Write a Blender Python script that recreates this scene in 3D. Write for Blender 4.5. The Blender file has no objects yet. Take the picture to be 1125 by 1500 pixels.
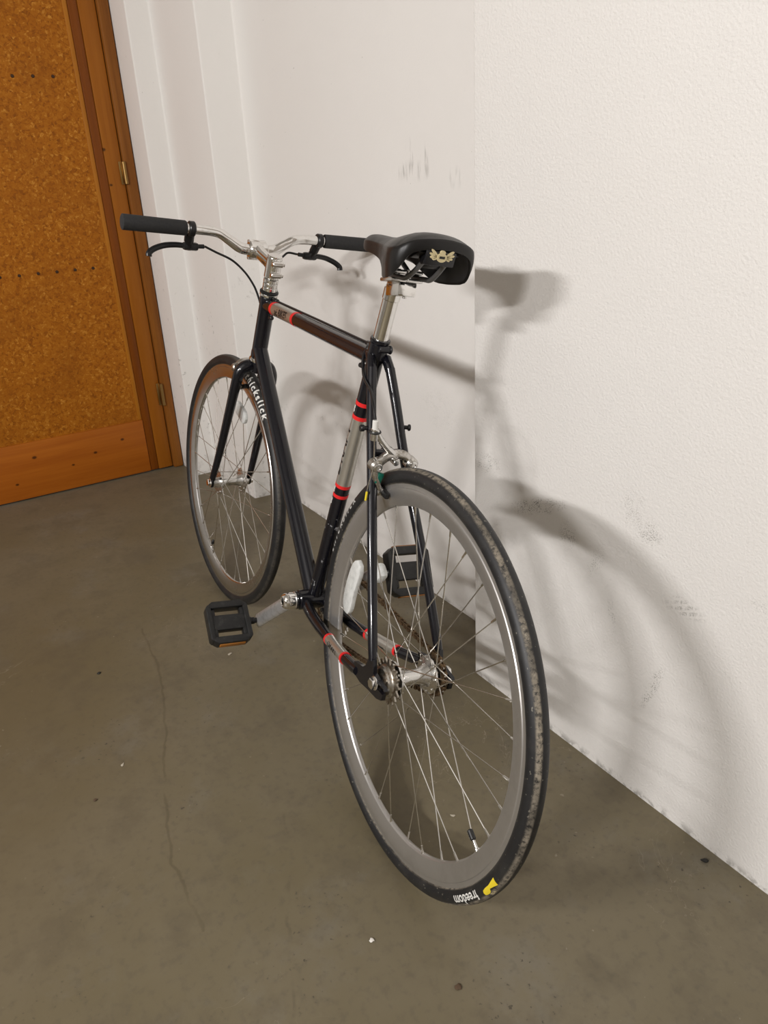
import bpy, bmesh, math, random
from mathutils import Matrix, Vector
import numpy as np

# ------------------------------------------------------------------ camera, light, exposure
scene = bpy.context.scene
COL = scene.collection
PI = math.pi
IMG_W, IMG_H = 1125, 1500
CAM_POS = Vector((-1.1035, 0.9427, 1.0781))
YAW, PITCH, ROLL, FPX = -0.54236, 0.41189, -0.05386, 1136.72
cd = bpy.data.cameras.new('camera')
cam = bpy.data.objects.new('camera', cd)
COL.objects.link(cam)
cy, sy, cp, sp = math.cos(YAW), math.sin(YAW), math.cos(PITCH), math.sin(PITCH)
fwd = Vector((cy*cp, sy*cp, -sp))
rgt = Vector((sy, -cy, 0))
upv = rgt.cross(fwd)
r2 = math.cos(ROLL)*rgt + math.sin(ROLL)*upv
u2 = -math.sin(ROLL)*rgt + math.cos(ROLL)*upv
cam.matrix_world = Matrix(((r2.x, u2.x, -fwd.x, CAM_POS.x), (r2.y, u2.y, -fwd.y, CAM_POS.y),
                           (r2.z, u2.z, -fwd.z, CAM_POS.z), (0, 0, 0, 1)))
cd.sensor_fit = 'AUTO'
cd.sensor_width = 36.0
cd.lens = FPX/IMG_H*36.0
cd.clip_start = 0.02
scene.camera = cam

world = bpy.data.worlds.new('world')
scene.world = world
world.use_nodes = True
world.node_tree.nodes['Background'].inputs[0].default_value = (0.9, 0.87, 0.82, 1)
world.node_tree.nodes['Background'].inputs[1].default_value = 0.3

LAMP_COL = (1.0, 0.974, 0.962)
def lamp(name, loc, target, sx, sy_, watts, col=LAMP_COL):
    l = bpy.data.lights.new(name, 'AREA')
    l.shape = 'RECTANGLE'
    l.size, l.size_y, l.energy, l.color = sx, sy_, watts, col
    o = bpy.data.objects.new(name, l)
    COL.objects.link(o)
    o.location = loc
    o.rotation_euler = (Vector(target)-Vector(loc)).to_track_quat('-Z', 'Y').to_euler()
    return o
lamp('bulkhead_lamp', (-1.65, 3.2, 1.98), (0.0, 0.2, 0.55), 0.46, 0.10, 49)
lamp('bulkhead_lamp', (-0.35, 3.2, 1.98), (0.2, 0.0, 0.55), 0.62, 0.10, 47)
lamp('overhead_fill', (-0.9, 1.9, 2.52), (-0.9, 1.9, 0), 1.9, 1.5, 5)  # added broad fill light from above, not a known fixture

vs = scene.view_settings
vs.view_transform = 'Standard'
vs.look = 'None'
vs.exposure = 0.03
vs.gamma = 1.0
vs.use_curve_mapping = False

# ------------------------------------------------------------------ node helpers
def hexc(r, g, b):
    f = lambda c: (c/255/12.92) if c/255 <= 0.04045 else ((c/255+0.055)/1.055)**2.4
    return (f(r), f(g), f(b), 1)

class NT:
    def __init__(s, name):
        s.m = bpy.data.materials.new(name)
        s.m.use_nodes = True
        s.t = s.m.node_tree
        s.bsdf = s.t.nodes['Principled BSDF']
        s._tc = None
    def node(s, typ, **kw):
        n = s.t.nodes.new(typ)
        for k, v in kw.items(): setattr(n, k, v)
        return n
    def link(s, a, b): s.t.links.new(a, b)
    def inp(s, sock, v):
        if hasattr(v, 'is_output') or isinstance(v, bpy.types.NodeSocket): s.link(v, sock)
        else: sock.default_value = v
    def obj(s):
        if not s._tc: s._tc = s.node('ShaderNodeTexCoord')
        return s._tc.outputs['Object']
    def math(s, op, a, b=0.0, c=0.0, clamp=False):
        n = s.node('ShaderNodeMath', operation=op, use_clamp=clamp)
        s.inp(n.inputs[0], a); s.inp(n.inputs[1], b); s.inp(n.inputs[2], c)
        return n.outputs[0]
    def xyz(s, v=None):
        n = s.node('ShaderNodeSeparateXYZ'); s.link(v or s.obj(), n.inputs[0])
        return n.outputs
    def mapping(s, scale=(1, 1, 1), loc=(0, 0, 0), v=None):
        n = s.node('ShaderNodeMapping')
        n.inputs['Scale'].default_value = scale; n.inputs['Location'].default_value = loc
        s.link(v or s.obj(), n.inputs['Vector'])
        return n.outputs[0]
    def noise(s, scale, detail=4, rough=0.55, v=None, out='Fac', dist=0.0):
        n = s.node('ShaderNodeTexNoise')
        n.inputs['Scale'].default_value = scale; n.inputs['Detail'].default_value = detail
        n.inputs['Roughness'].default_value = rough; n.inputs['Distortion'].default_value = dist
        s.link(v or s.obj(), n.inputs['Vector'])
        return n.outputs[out]
    def voronoi(s, scale, v=None, out='Color', rnd=1.0, feature='F1'):
        n = s.node('ShaderNodeTexVoronoi', feature=feature)
        n.inputs['Scale'].default_value = scale
        n.inputs['Randomness'].default_value = rnd
        s.link(v or s.obj(), n.inputs['Vector'])
        return n.outputs[out]
    def ramp(s, fac, stops):
        n = s.node('ShaderNodeValToRGB'); s.link(fac, n.inputs[0])
        e = n.color_ramp.elements
        while len(e) < len(stops): e.new(0.5)
        for i, (p, c) in enumerate(stops):
            e[i].position = p
            e[i].color = c if hasattr(c, '__len__') else (c, c, c, 1)
        return n.outputs[0]
    def smooth(s, v, a, b):
        n = s.node('ShaderNodeMapRange', interpolation_type='SMOOTHSTEP')
        s.inp(n.inputs['Value'], v); s.inp(n.inputs['From Min'], a); s.inp(n.inputs['From Max'], b)
        return n.outputs[0]
    def mix(s, fac, a, b, blend='MIX'):
        n = s.node('ShaderNodeMix', data_type='RGBA', blend_type=blend)
        s.inp(n.inputs[0], fac); s.inp(n.inputs[6], a); s.inp(n.inputs[7], b)
        return n.outputs[2]
    def bump(s, h, strength=0.3, dist=0.002, normal=None):
        n = s.node('ShaderNodeBump')
        n.inputs['Strength'].default_value = strength; n.inputs['Distance'].default_value = dist
        s.link(h, n.inputs['Height'])
        if normal: s.link(normal, n.inputs['Normal'])
        return n.outputs[0]
    def set(s, **kw):
        for k, v in kw.items():
            s.inp(s.bsdf.inputs[k.replace('_', ' ')], v)
        return s
    def seg_dist(s, px, pz, a, b):
        dx, dz = b[0]-a[0], b[1]-a[1]
        L2 = dx*dx+dz*dz
        ax = s.math('SUBTRACT', px, a[0]); az = s.math('SUBTRACT', pz, a[1])
        t = s.math('MULTIPLY_ADD', ax, dx/L2, s.math('MULTIPLY', az, dz/L2), clamp=True)
        ex = s.math('MULTIPLY_ADD', t, -dx, ax); ez = s.math('MULTIPLY_ADD', t, -dz, az)
        return s.math('SQRT', s.math('ADD', s.math('MULTIPLY', ex, ex), s.math('MULTIPLY', ez, ez)))
    def ellipse(s, px, pz, c, r, ang=0.0):
        ca, sa = math.cos(ang), math.sin(ang)
        ax = s.math('SUBTRACT', px, c[0]); az = s.math('SUBTRACT', pz, c[1])
        u = s.math('MULTIPLY_ADD', ax, ca/r[0], s.math('MULTIPLY', az, sa/r[0]))
        w = s.math('MULTIPLY_ADD', ax, -sa/r[1], s.math('MULTIPLY', az, ca/r[1]))
        d = s.math('SQRT', s.math('ADD', s.math('MULTIPLY', u, u), s.math('MULTIPLY', w, w)))
        return s.smooth(d, 1.0, 0.35)

def plain(name, col, rough=0.5, metal=0.0, coat=0.0, **kw):
    n = NT(name)
    n.set(Base_Color=col, Roughness=rough, Metallic=metal, Coat_Weight=coat, Coat_Roughness=0.06, **kw)
    return n.m

def scuffed(name, col, col2, rough, metal, scale=60, lo=0.45, hi=0.75, rough2=None, bump=0.0, coat=0.0):
    n = NT(name)
    f = n.smooth(n.noise(scale, 6, 0.65), lo, hi)
    n.set(Base_Color=n.mix(f, col, col2), Metallic=metal, Coat_Weight=coat, Coat_Roughness=0.05)
    n.set(Roughness=n.math('MULTIPLY_ADD', f, (rough2 if rough2 is not None else rough)-rough, rough))
    if bump: n.set(Normal=n.bump(n.noise(scale*6, 3), bump, 0.0005))
    return n.m

# ------------------------------------------------------------------ materials
def mat_wall():
    n = NT('painted_plaster')
    p = n.xyz(); x, y, z = p[0], p[1], p[2]
    tone = n.noise(1.3, 3, 0.5)
    base = n.mix(tone, (0.80, 0.775, 0.74, 1), (0.86, 0.84, 0.81, 1))
    speck = n.noise(380, 4, 0.65)
    med = n.noise(34, 5, 0.7)
    onp = n.smooth(y, -0.02, -0.004)          # the thicker near wall: rougher paint
    near = n.math('MULTIPLY', onp, n.smooth(x, 0.2, 0.1))
    far = n.math('SUBTRACT', 1.0, near)
    dirt = None
    def stain(e, tex, k, where):
        nonlocal dirt
        m = n.math('MULTIPLY', n.math('MULTIPLY', e, tex), n.math('MULTIPLY', where, k))
        dirt = m if dirt is None else n.math('MAXIMUM', dirt, m)
    fine = n.smooth(n.math('MULTIPLY', speck, n.math('MULTIPLY_ADD', n.noise(45, 3, 0.6), 0.8, 0.6)), 0.50, 0.66)
    blot = n.smooth(med, 0.46, 0.62)
    stain(n.ellipse(x, z, (-0.36, 0.526), (0.035, 0.035)), fine, 0.55, near)
    stain(n.ellipse(x, z, (-0.325, 0.555), (0.035, 0.045)), fine, 0.4, near)
    stain(n.ellipse(x, z, (-0.255, 0.43), (0.02, 0.05), 0.4), fine, 0.35, near)
    stain(n.ellipse(x, z, (-0.185, 0.455), (0.03, 0.04)), fine, 0.5, near)
    stain(n.ellipse(x, z, (-0.10, 0.485), (0.10, 0.022), -0.35), fine, 0.85, near)
    stain(n.ellipse(x, z, (0.05, 0.53), (0.06, 0.03), -0.1), fine, 0.55, near)
    stain(n.ellipse(x, z, (-0.40, 0.25), (0.012, 0.075), 0.35), fine, 0.9, near)
    stain(n.ellipse(x, z, (-0.585, 0.478), (0.05, 0.014), 0.25), fine, 0.6, near)
    stain(n.ellipse(x, z, (-0.30, 0.34), (0.012, 0.05), -0.2), fine, 0.45, near)
    # tyre print, small blocks
    br = n.node('ShaderNodeTexBrick')
    br.inputs['Scale'].default_value = 1.0
    br.inputs['Brick Width'].default_value = 0.018; br.inputs['Row Height'].default_value = 0.011
    br.inputs['Mortar Size'].default_value = 0.0022
    cmb = n.node('ShaderNodeCombineXYZ')
    n.link(x, cmb.inputs[0]); n.link(n.math('MULTIPLY_ADD', x, 0.45, z), cmb.inputs[1])
    n.link(cmb.outputs[0], br.inputs['Vector'])
    inv = n.math('SUBTRACT', 1.0, br.outputs['Fac'])
    stain(n.ellipse(x, z, (-0.437, 0.424), (0.052, 0.022), 0.0), n.math('MULTIPLY', n.math('MULTIPLY', inv, n.smooth(speck, 0.40, 0.60)), n.smooth(med, 0.40, 0.54)), 0.55, near)
    # far wall: faint hand marks
    str_ = n.noise(1.0, 4, 0.6, v=n.mapping((60, 60, 9)))
    stain(n.ellipse(x, z, (0.49, 1.078), (0.10, 0.028)), n.smooth(str_, 0.45, 0.62), 0.42, far)
    stain(n.ellipse(x, z, (0.47, 1.11), (0.07, 0.05)), n.smooth(str_, 0.54, 0.66), 0.35, far)
    stain(n.ellipse(x, z, (0.33, 1.06), (0.035, 0.03)), n.smooth(str_, 0.5, 0.64), 0.22, far)
    stain(n.ellipse(x, z, (0.40, 0.53), (0.12, 0.07), 0.2), fine, 0.11, far)
    stain(n.ellipse(x, z, (1.15, 0.30), (0.3, 0.3)), n.smooth(med, 0.60, 0.72), 0.25, far)
    # pilaster and door return: scuffs and low grime
    side = n.smooth(x, 1.3, 1.42)
    stain(n.smooth(z, 1.0, 0.4), n.smooth(n.noise(40, 5, 0.7), 0.60, 0.72), 0.55, side)
    stain(n.smooth(z, 0.09, 0.0), n.smooth(n.noise(24, 4, 0.6), 0.42, 0.66), 0.45, side)
    stain(n.smooth(z, 0.022, 0.0), n.smooth(n.noise(45, 4, 0.6), 0.45, 0.62), 0.6, 1.0)
    flecks = n.smooth(n.noise(90, 2, 0.5), 0.775, 0.80)
    dirt = n.math('MAXIMUM', dirt, n.math('MULTIPLY', flecks, 0.35))
    colr = n.mix(dirt, base, (0.16, 0.15, 0.125, 1))
    h = n.math('MULTIPLY_ADD', n.noise(200, 4, 0.62), n.math('MULTIPLY_ADD', near, 0.75, 0.25),
               n.math('MULTIPLY', n.noise(9, 3, 0.5), 1.2))
    n.set(Base_Color=colr, Roughness=0.62, Normal=n.bump(h, 0.55, 0.0030))
    n.bsdf.inputs['Specular IOR Level'].default_value = 0.3
    return n.m

def mat_floor():
    n = NT('worn_concrete')
    p = n.xyz(); x, y = p[0], p[1]
    big = n.noise(1.7, 5, 0.6); mid = n.noise(7, 6, 0.65); fine = n.noise(60, 5, 0.6)
    c = n.mix(n.smooth(big, 0.35, 0.65), (0.148, 0.122, 0.071, 1), (0.176, 0.148, 0.096, 1))
    c = n.mix(n.math('MULTIPLY', n.smooth(mid, 0.47, 0.66), 0.5), c, (0.112, 0.092, 0.060, 1))
    c = n.mix(n.math('MULTIPLY', n.smooth(n.noise(4.2, 7, 0.7), 0.52, 0.70), 0.45), c, (0.19, 0.175, 0.142, 1))
    c = n.mix(n.math('MULTIPLY', n.smooth(fine, 0.50, 0.68), 0.28), c, (0.09, 0.08, 0.06, 1))
    # broad darker, redder patch, left of the picture and towards the door
    red = n.math('MULTIPLY', n.ellipse(x, y, (0.75, 1.35), (1.5, 0.85)), 0.6)
    c = n.mix(red, c, (0.112, 0.076, 0.033, 1))
    # dark speck clusters
    sp_ = n.smooth(n.noise(120, 2, 0.5), 0.66, 0.72)
    c = n.mix(n.math('MULTIPLY', n.math('MULTIPLY', sp_, n.smooth(n.noise(4, 3), 0.5, 0.65)), 0.7), c, (0.05, 0.042, 0.03, 1))
    lsp = n.smooth(n.noise(75, 2, 0.5, v=n.mapping(loc=(3, 5, 0))), 0.72, 0.76)
    c = n.mix(n.math('MULTIPLY', n.math('MULTIPLY', lsp, n.smooth(n.noise(2.5, 3), 0.45, 0.6)), 0.5), c, (0.33, 0.29, 0.22, 1))
    # pale scratches
    w = n.noise(5, 4, 0.6, dist=1.6)
    sc = n.smooth(n.math('ABSOLUTE', n.math('SUBTRACT', w, 0.5)), 0.004, 0.0)
    sc = n.math('MULTIPLY', sc, n.smooth(n.noise(3, 3, v=n.mapping(loc=(4, 2, 0))), 0.52, 0.68))
    c = n.mix(n.math('MULTIPLY', sc, 0.55), c, (0.32, 0.27, 0.20, 1))
    # the long hairline crack
    wob = n.math('MULTIPLY', n.math('SUBTRACT', n.noise(14, 5), 0.5), 0.03)
    yy = n.math('ADD', y, wob)
    pts = [(0.76, 0.592), (0.64, 0.60), (0.53, 0.609), (0.335, 0.660), (0.153, 0.7225), (-0.03, 0.768), (-0.2, 0.77)]
    d = None
    for a, b in zip(pts, pts[1:]):
        s_ = n.seg_dist(x, yy, a, b)
        d = s_ if d is None else n.math('MINIMUM', d, s_)
    ck = n.math('MULTIPLY', n.smooth(d, 0.0042, 0.0008), n.smooth(n.noise(9, 3), 0.3, 0.55))
    c = n.mix(n.math('MULTIPLY', ck, 0.42), c, (0.075, 0.06, 0.035, 1))
    d2 = n.seg_dist(x, yy, (-0.03, 0.55), (-0.42, 0.72))
    ck2 = n.math('MULTIPLY', n.smooth(d2, 0.004, 0.0008), n.smooth(n.noise(20, 3), 0.45, 0.6))
    c = n.mix(n.math('MULTIPLY', ck2, 0.35), c, (0.09, 0.075, 0.05, 1))
    n.set(Base_Color=c, Roughness=n.math('MULTIPLY_ADD', mid, 0.25, 0.36),
          Normal=n.bump(n.math('ADD', fine, n.math('MULTIPLY', mid, 2.0)), 0.12, 0.002))
    n.bsdf.inputs['Specular IOR Level'].default_value = 0.35
    return n.m

def mat_chipboard():
    n = NT('cork_chipboard')
    v = n.mapping((1, 1, 1))
    wv = n.node('ShaderNodeVectorMath', operation='ADD')
    dn = n.noise(45, 3, 0.6, out='Color')
    sc = n.node('ShaderNodeVectorMath', operation='SCALE'); n.link(dn, sc.inputs[0]); sc.inputs['Scale'].default_value = 0.022
    n.link(v, wv.inputs[0]); n.link(sc.outputs[0], wv.inputs[1])
    ch = n.voronoi(105, v=wv.outputs[0]); sep = n.node('ShaderNodeSeparateColor'); n.link(ch, sep.inputs[0])
    ch2 = n.voronoi(230, v=wv.outputs[0]); sep2 = n.node('ShaderNodeSeparateColor'); n.link(ch2, sep2.inputs[0])
    f = n.math('ADD', n.math('MULTIPLY', sep.outputs[0], 0.55), n.math('MULTIPLY', sep2.outputs[1], 0.45))
    c = n.ramp(f, [(0.05, (0.21, 0.060, 0.0030, 1)), (0.45, (0.345, 0.108, 0.0050, 1)), (0.75, (0.39, 0.135, 0.0085, 1)), (0.99, (0.56, 0.25, 0.035, 1))])
    c = n.mix(n.math('MULTIPLY', n.smooth(n.noise(6, 4), 0.45, 0.7), 0.4), c, (0.26, 0.08, 0.005, 1))
    n.set(Base_Color=c, Roughness=0.5, Normal=n.bump(f, 0.12, 0.001))
    n.bsdf.inputs['Specular IOR Level'].default_value = 0.18
    return n.m

def mat_wood(name, along, c1, c2, knots=(), rough=0.34):
    n = NT(name)
    s = [26, 26, 26]; s[along] = 1.6
    g = n.noise(1.0, 5, 0.6, v=n.mapping(tuple(s)), dist=0.6)
    s2 = [160, 160, 160]; s2[along] = 6
    g2 = n.noise(1.0, 3, 0.6, v=n.mapping(tuple(s2)))
    f = n.math('ADD', n.math('MULTIPLY', g, 0.75), n.math('MULTIPLY', g2, 0.25))
    c = n.ramp(f, [(0.3, c1), (0.68, c2)])
    p = n.xyz()
    for (ky, kz, r) in knots:
        e = n.ellipse(p[1], p[2], (ky, kz), (r, r*0.7))
        c = n.mix(n.math('MULTIPLY', e, 0.85), c, (0.035, 0.010, 0.002, 1))
    n.set(Base_Color=c, Roughness=rough, Normal=n.bump(g2, 0.08, 0.0006))
    n.bsdf.inputs['Specular IOR Level'].default_value = 0.22
    return n.m

def mat_tyre(dust, center=(0.30, 0.26, 0.20, 1)):
    n = NT('tyre_rubber')
    p = n.xyz(); y = p[1]
    tread = n.smooth(n.math('ABSOLUTE', n.math('ADD', y, -0.0070)), 0.0050, 0.0020)
    m = n.math('MULTIPLY', n.smooth(n.noise(150, 6, 0.75), 0.34, 0.58), n.math('MULTIPLY_ADD', n.smooth(n.noise(16, 4), 0.3, 0.65), 0.7, 0.3))
    base = n.mix(n.smooth(n.noise(30, 5, 0.7), 0.45, 0.7), (0.010, 0.010, 0.011, 1), (0.022, 0.021, 0.020, 1))
    tr = n.math('MULTIPLY', n.math('MULTIPLY', tread, m), dust, clamp=True)
    specks = n.math('MULTIPLY', n.smooth(n.noise(200, 2, 0.5), 0.69, 0.72), 0.35*dust)
    c = n.mix(tr, base, center)
    c = n.mix(specks, c, (0.4, 0.37, 0.3, 1))
    n.set(Base_Color=c, Roughness=n.math('MULTIPLY_ADD', tr, 0.35, 0.5), Normal=n.bump(n.noise(120, 4), 0.25, 0.0006))
    return n.m

def mat_paint(name, chips=False):
    n = NT(name)
    c = (0.0055, 0.0055, 0.0085, 1)
    if chips:
        p = n.xyz()
        low = n.math('MULTIPLY', n.smooth(p[2], 0.56, 0.42), n.smooth(p[2], 0.30, 0.36))
        m = n.math('MULTIPLY', n.smooth(n.noise(90, 4, 0.7), 0.58, 0.64), n.smooth(n.noise(18, 3), 0.45, 0.58))
        c = n.mix(n.math('MULTIPLY', m, low), c, (0.45, 0.45, 0.47, 1))
    n.set(Base_Color=c, Roughness=0.24, Coat_Weight=0.45, Coat_Roughness=0.05)
    n.bsdf.inputs['Specular IOR Level'].default_value = 0.3
    return n.m

def mat_alloy(name, col, rough, axis=1, strength=0.03):
    n = NT(name)
    f = n.smooth(n.noise(70, 5, 0.7), 0.5, 0.75)
    n.set(Base_Color=n.mix(n.math('MULTIPLY', f, 0.4), col, (col[0]*0.55, col[1]*0.52, col[2]*0.48, 1)), Metallic=1.0,
          Roughness=n.math('MULTIPLY_ADD', f, 0.12, rough), Normal=n.bump(n.noise(240, 3), strength, 0.0003))
    return n.m

def lowspec(m, v):
    m.node_tree.nodes['Principled BSDF'].inputs['Specular IOR Level'].default_value = v
    return m

M = dict(
    wall=mat_wall(), floor=mat_floor(), chip=mat_chipboard(),
    ceil=plain('ceiling_paint', (0.50, 0.48, 0.45, 1), 0.8),
    wood_v=mat_wood('varnished_pine_upright', 2, (0.25, 0.075, 0.006, 1), (0.34, 0.115, 0.010, 1), [(0.165, 1.20, 0.011), (0.160, 1.085, 0.008)]),
    wood_h=mat_wood('varnished_pine_rail', 1, (0.30, 0.075, 0.006, 1), (0.42, 0.125, 0.011, 1), [(0.40, 0.13, 0.010), (0.29, 0.16, 0.010), (0.49, 0.10, 0.008), (0.62, 0.16, 0.012), (0.70, 0.07, 0.009)]),
    wood_d=mat_wood('varnished_pine_dark_strip', 2, (0.14, 0.036, 0.003, 1), (0.22, 0.060, 0.005, 1)),
    wood_f=mat_wood('varnished_frame', 2, (0.16, 0.052, 0.008, 1), (0.30, 0.11, 0.018, 1)),
    wood_m=mat_wood('varnished_moulding', 2, (0.34, 0.12, 0.010, 1), (0.44, 0.165, 0.016, 1)),
    brass=plain('dull_brass', (0.34, 0.21, 0.075, 1), 0.38, 1.0),
    screw=plain('rusted_nail', (0.05, 0.022, 0.008, 1), 0.6, 0.3),
    paint=mat_paint('black_gloss_paint'), paint_chip=mat_paint('black_gloss_paint_chipped', True),
    tyre_r=mat_tyre(1.0), tyre_f=mat_tyre(0.22),
    rim=scuffed('machined_rim', (0.64, 0.63, 0.615, 1), (0.54, 0.525, 0.50, 1), 0.23, 1.0, 9, 0.4, 0.75, 0.30),
    rim_r=scuffed('dull_machined_rim', (0.57, 0.555, 0.54, 1), (0.48, 0.46, 0.435, 1), 0.34, 0.86, 9, 0.4, 0.75, 0.42),
    polished=mat_alloy('polished_alloy', (0.84, 0.83, 0.81, 1), 0.10),
    satin=mat_alloy('satin_alloy', (0.74, 0.73, 0.71, 1), 0.24, 1, 0.0),
    arm=scuffed('worn_crank_alloy', (0.62, 0.61, 0.60, 1), (0.42, 0.40, 0.37, 1), 0.34, 0.75, 60, 0.45, 0.75, 0.45),
    chrome=plain('chrome', (0.88, 0.87, 0.85, 1), 0.05, 1.0),
    dirty=scuffed('dirty_alloy', (0.62, 0.60, 0.57, 1), (0.30, 0.27, 0.22, 1), 0.25, 1.0, 90, 0.45, 0.7, 0.5),
    cogsteel=scuffed('worn_steel', (0.50, 0.47, 0.42, 1), (0.20, 0.15, 0.10, 1), 0.28, 1.0, 150, 0.42, 0.66, 0.5),
    spoke=plain('spoke_steel', (0.72, 0.70, 0.66, 1), 0.22, 1.0),
    chain=scuffed('rusty_chain', (0.18, 0.12, 0.065, 1), (0.07, 0.04, 0.02, 1), 0.45, 0.7, 300, 0.4, 0.6, 0.6),
    plastic=scuffed('black_plastic', (0.012, 0.012, 0.012, 1), (0.03, 0.029, 0.027, 1), 0.4, 0.0, 80, 0.5, 0.7, 0.55, 0.2),
    rubber=scuffed('grip_foam', (0.016, 0.016, 0.017, 1), (0.026, 0.026, 0.026, 1), 0.75, 0.0, 200, 0.4, 0.6, 0.85, 0.4),
    lever=plain('black_anodised', (0.012, 0.012, 0.013, 1), 0.3, 0.2),
    cable=plain('cable_housing', (0.008, 0.008, 0.009, 1), 0.35),
    leather=lowspec(scuffed('saddle_vinyl', (0.007, 0.0064, 0.0062, 1), (0.010, 0.0090, 0.0085, 1), 0.34, 0.0, 40, 0.35, 0.7, 0.42, 0.1), 0.36),
    shell=plain('saddle_shell', (0.012, 0.012, 0.014, 1), 0.3),
    rail=plain('saddle_rail_steel', (0.20, 0.20, 0.20, 1), 0.5, 0.5),
    red=plain('red_band', (0.75, 0.020, 0.022, 1), 0.35),
    panel=plain('silver_panel', (0.62, 0.60, 0.55, 1), 0.28, 0.85),
    ink=plain('black_print', (0.010, 0.010, 0.010, 1), 0.4),
    white=plain('white_print', (0.75, 0.74, 0.70, 1), 0.5),
    grey=plain('grey_print', (0.42, 0.42, 0.40, 1), 0.55),
    yellow=plain('yellow_print', (0.80, 0.62, 0.03, 1), 0.45),
    cream=plain('cream_badge', (0.68, 0.58, 0.34, 1), 0.4),
    green=plain('green_pad', (0.0, 0.13, 0.085, 1), 0.4),
    reflect=scuffed('clear_reflector', (0.70, 0.71, 0.69, 1), (0.52, 0.53, 0.51, 1), 0.2, 0.0, 120, 0.4, 0.7, 0.4, 0.3),
    amber=plain('amber_reflector', (0.34, 0.13, 0.02, 1), 0.2),
    crumb_w=plain('pale_chip', (0.46, 0.41, 0.32, 1), 0.8),
    crumb_b=plain('brown_chip', (0.09, 0.055, 0.03, 1), 0.8),
    crumb_d=plain('dark_chip', (0.02, 0.018, 0.015, 1), 0.8),
)

# ------------------------------------------------------------------ mesh helpers
def mesh_from(bm, name, mat, angle=40):
    me = bpy.data.meshes.new(name)
    bmesh.ops.recalc_face_normals(bm, faces=bm.faces)
    bm.to_mesh(me); bm.free()
    me.polygons.foreach_set('use_smooth', [True]*len(me.polygons))
    me.set_sharp_from_angle(angle=math.radians(angle))
    me.materials.append(mat)
    return me

def link(name, me, parent=None, mtx=None):
    o = bpy.data.objects.new(name, me)
    COL.objects.link(o)
    if parent is not None: o.parent = parent
    if mtx is not None: o.matrix_basis = mtx
    return o

def obj(name, bm, mat, parent=None, mtx=None, label=None, angle=40):
    o = link(name, mesh_from(bm, name, mat, angle), parent, mtx)
    if label: o['label'] = label
    return o

def B(): return bmesh.new()

def tube(bm, pts, rad, seg=16, caps=True, up=None, flat=1.0):
    """sweep a circle (or an ellipse, flat<1) along points"""
    pts = [Vector(p) for p in pts]
    n = len(pts)
    rads = rad if hasattr(rad, '__len__') else [rad]*n
    t = []
    for i in range(n):
        a = pts[max(i-1, 0)]; b = pts[min(i+1, n-1)]
        t.append((b-a).normalized())
    ref = Vector(up) if up else (Vector((0, 0, 1)) if abs(t[0].z) < 0.9 else Vector((1, 0, 0)))
    u = (ref - t[0]*ref.dot(t[0])).normalized()
    rings = []
    for i in range(n):
        if i: u = (u - t[i]*u.dot(t[i])).normalized()
        w = t[i].cross(u)
        rings.append([bm.verts.new(pts[i] + rads[i]*(math.cos(2*PI*k/seg)*u + flat*math.sin(2*PI*k/seg)*w)) for k in range(seg)])
    for a, b in zip(rings, rings[1:]):
        for k in range(seg):
            bm.faces.new((a[k], a[(k+1) % seg], b[(k+1) % seg], b[k]))
    if caps:
        bm.faces.new(rings[0][::-1]); bm.faces.new(rings[-1])
    return bm

def spline(pts, n=8):
    pts = [Vector(p) for p in pts]
    out = []
    P = [2*pts[0]-pts[1]] + pts + [2*pts[-1]-pts[-2]]
    for i in range(1, len(P)-2):
        p0, p1, p2, p3 = P[i-1:i+3]
        for k in range(n):
            s = k/n
            out.append(0.5*((2*p1)+(p2-p0)*s+(2*p0-5*p1+4*p2-p3)*s*s+(3*p1-p0-3*p2+p3)*s**3))
    out.append(pts[-1])
    return out

def lathe(bm, prof, axis='y', seg=48, origin=(0, 0, 0), closed=False):
    """prof: list of (radius, offset along axis)"""
    o = Vector(origin)
    rings = []
    for r, h in prof:
        ring = []
        for k in range(seg):
            c, s = math.cos(2*PI*k/seg)*r, math.sin(2*PI*k/seg)*r
            v = Vector((c, h, s)) if axis == 'y' else Vector((c, s, h)) if axis == 'z' else Vector((h, c, s))
            ring.append(bm.verts.new(o+v))
        rings.append(ring)
    pairs = list(zip(rings, rings[1:]))
    if closed: pairs.append((rings[-1], rings[0]))
    for a, b in pairs:
        for k in range(seg):
            bm.faces.new((a[k], a[(k+1) % seg], b[(k+1) % seg], b[k]))
    if not closed:
        if prof[0][0] > 1e-5: bm.faces.new(rings[0][::-1])
        if prof[-1][0] > 1e-5: bm.faces.new(rings[-1])
    return bm

def box(bm, c, size, bevel=0.0, mtx=None, seg=2):
    b2 = B()
    bmesh.ops.create_cube(b2, size=1.0)
    for v in b2.verts: v.co = Vector((v.co.x*size[0], v.co.y*size[1], v.co.z*size[2]))
    if bevel: bmesh.ops.bevel(b2, geom=list(b2.edges), offset=bevel, segments=seg, profile=0.5, affect='EDGES')
    for v in b2.verts:
        v.co = (mtx @ v.co if mtx is not None else v.co) + Vector(c)
    return merge(bm, b2)

def merge(bm, b2):
    mp = {v: bm.verts.new(v.co) for v in b2.verts}
    for f in b2.faces: bm.faces.new([mp[v] for v in f.verts])
    b2.free()
    return bm

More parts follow.
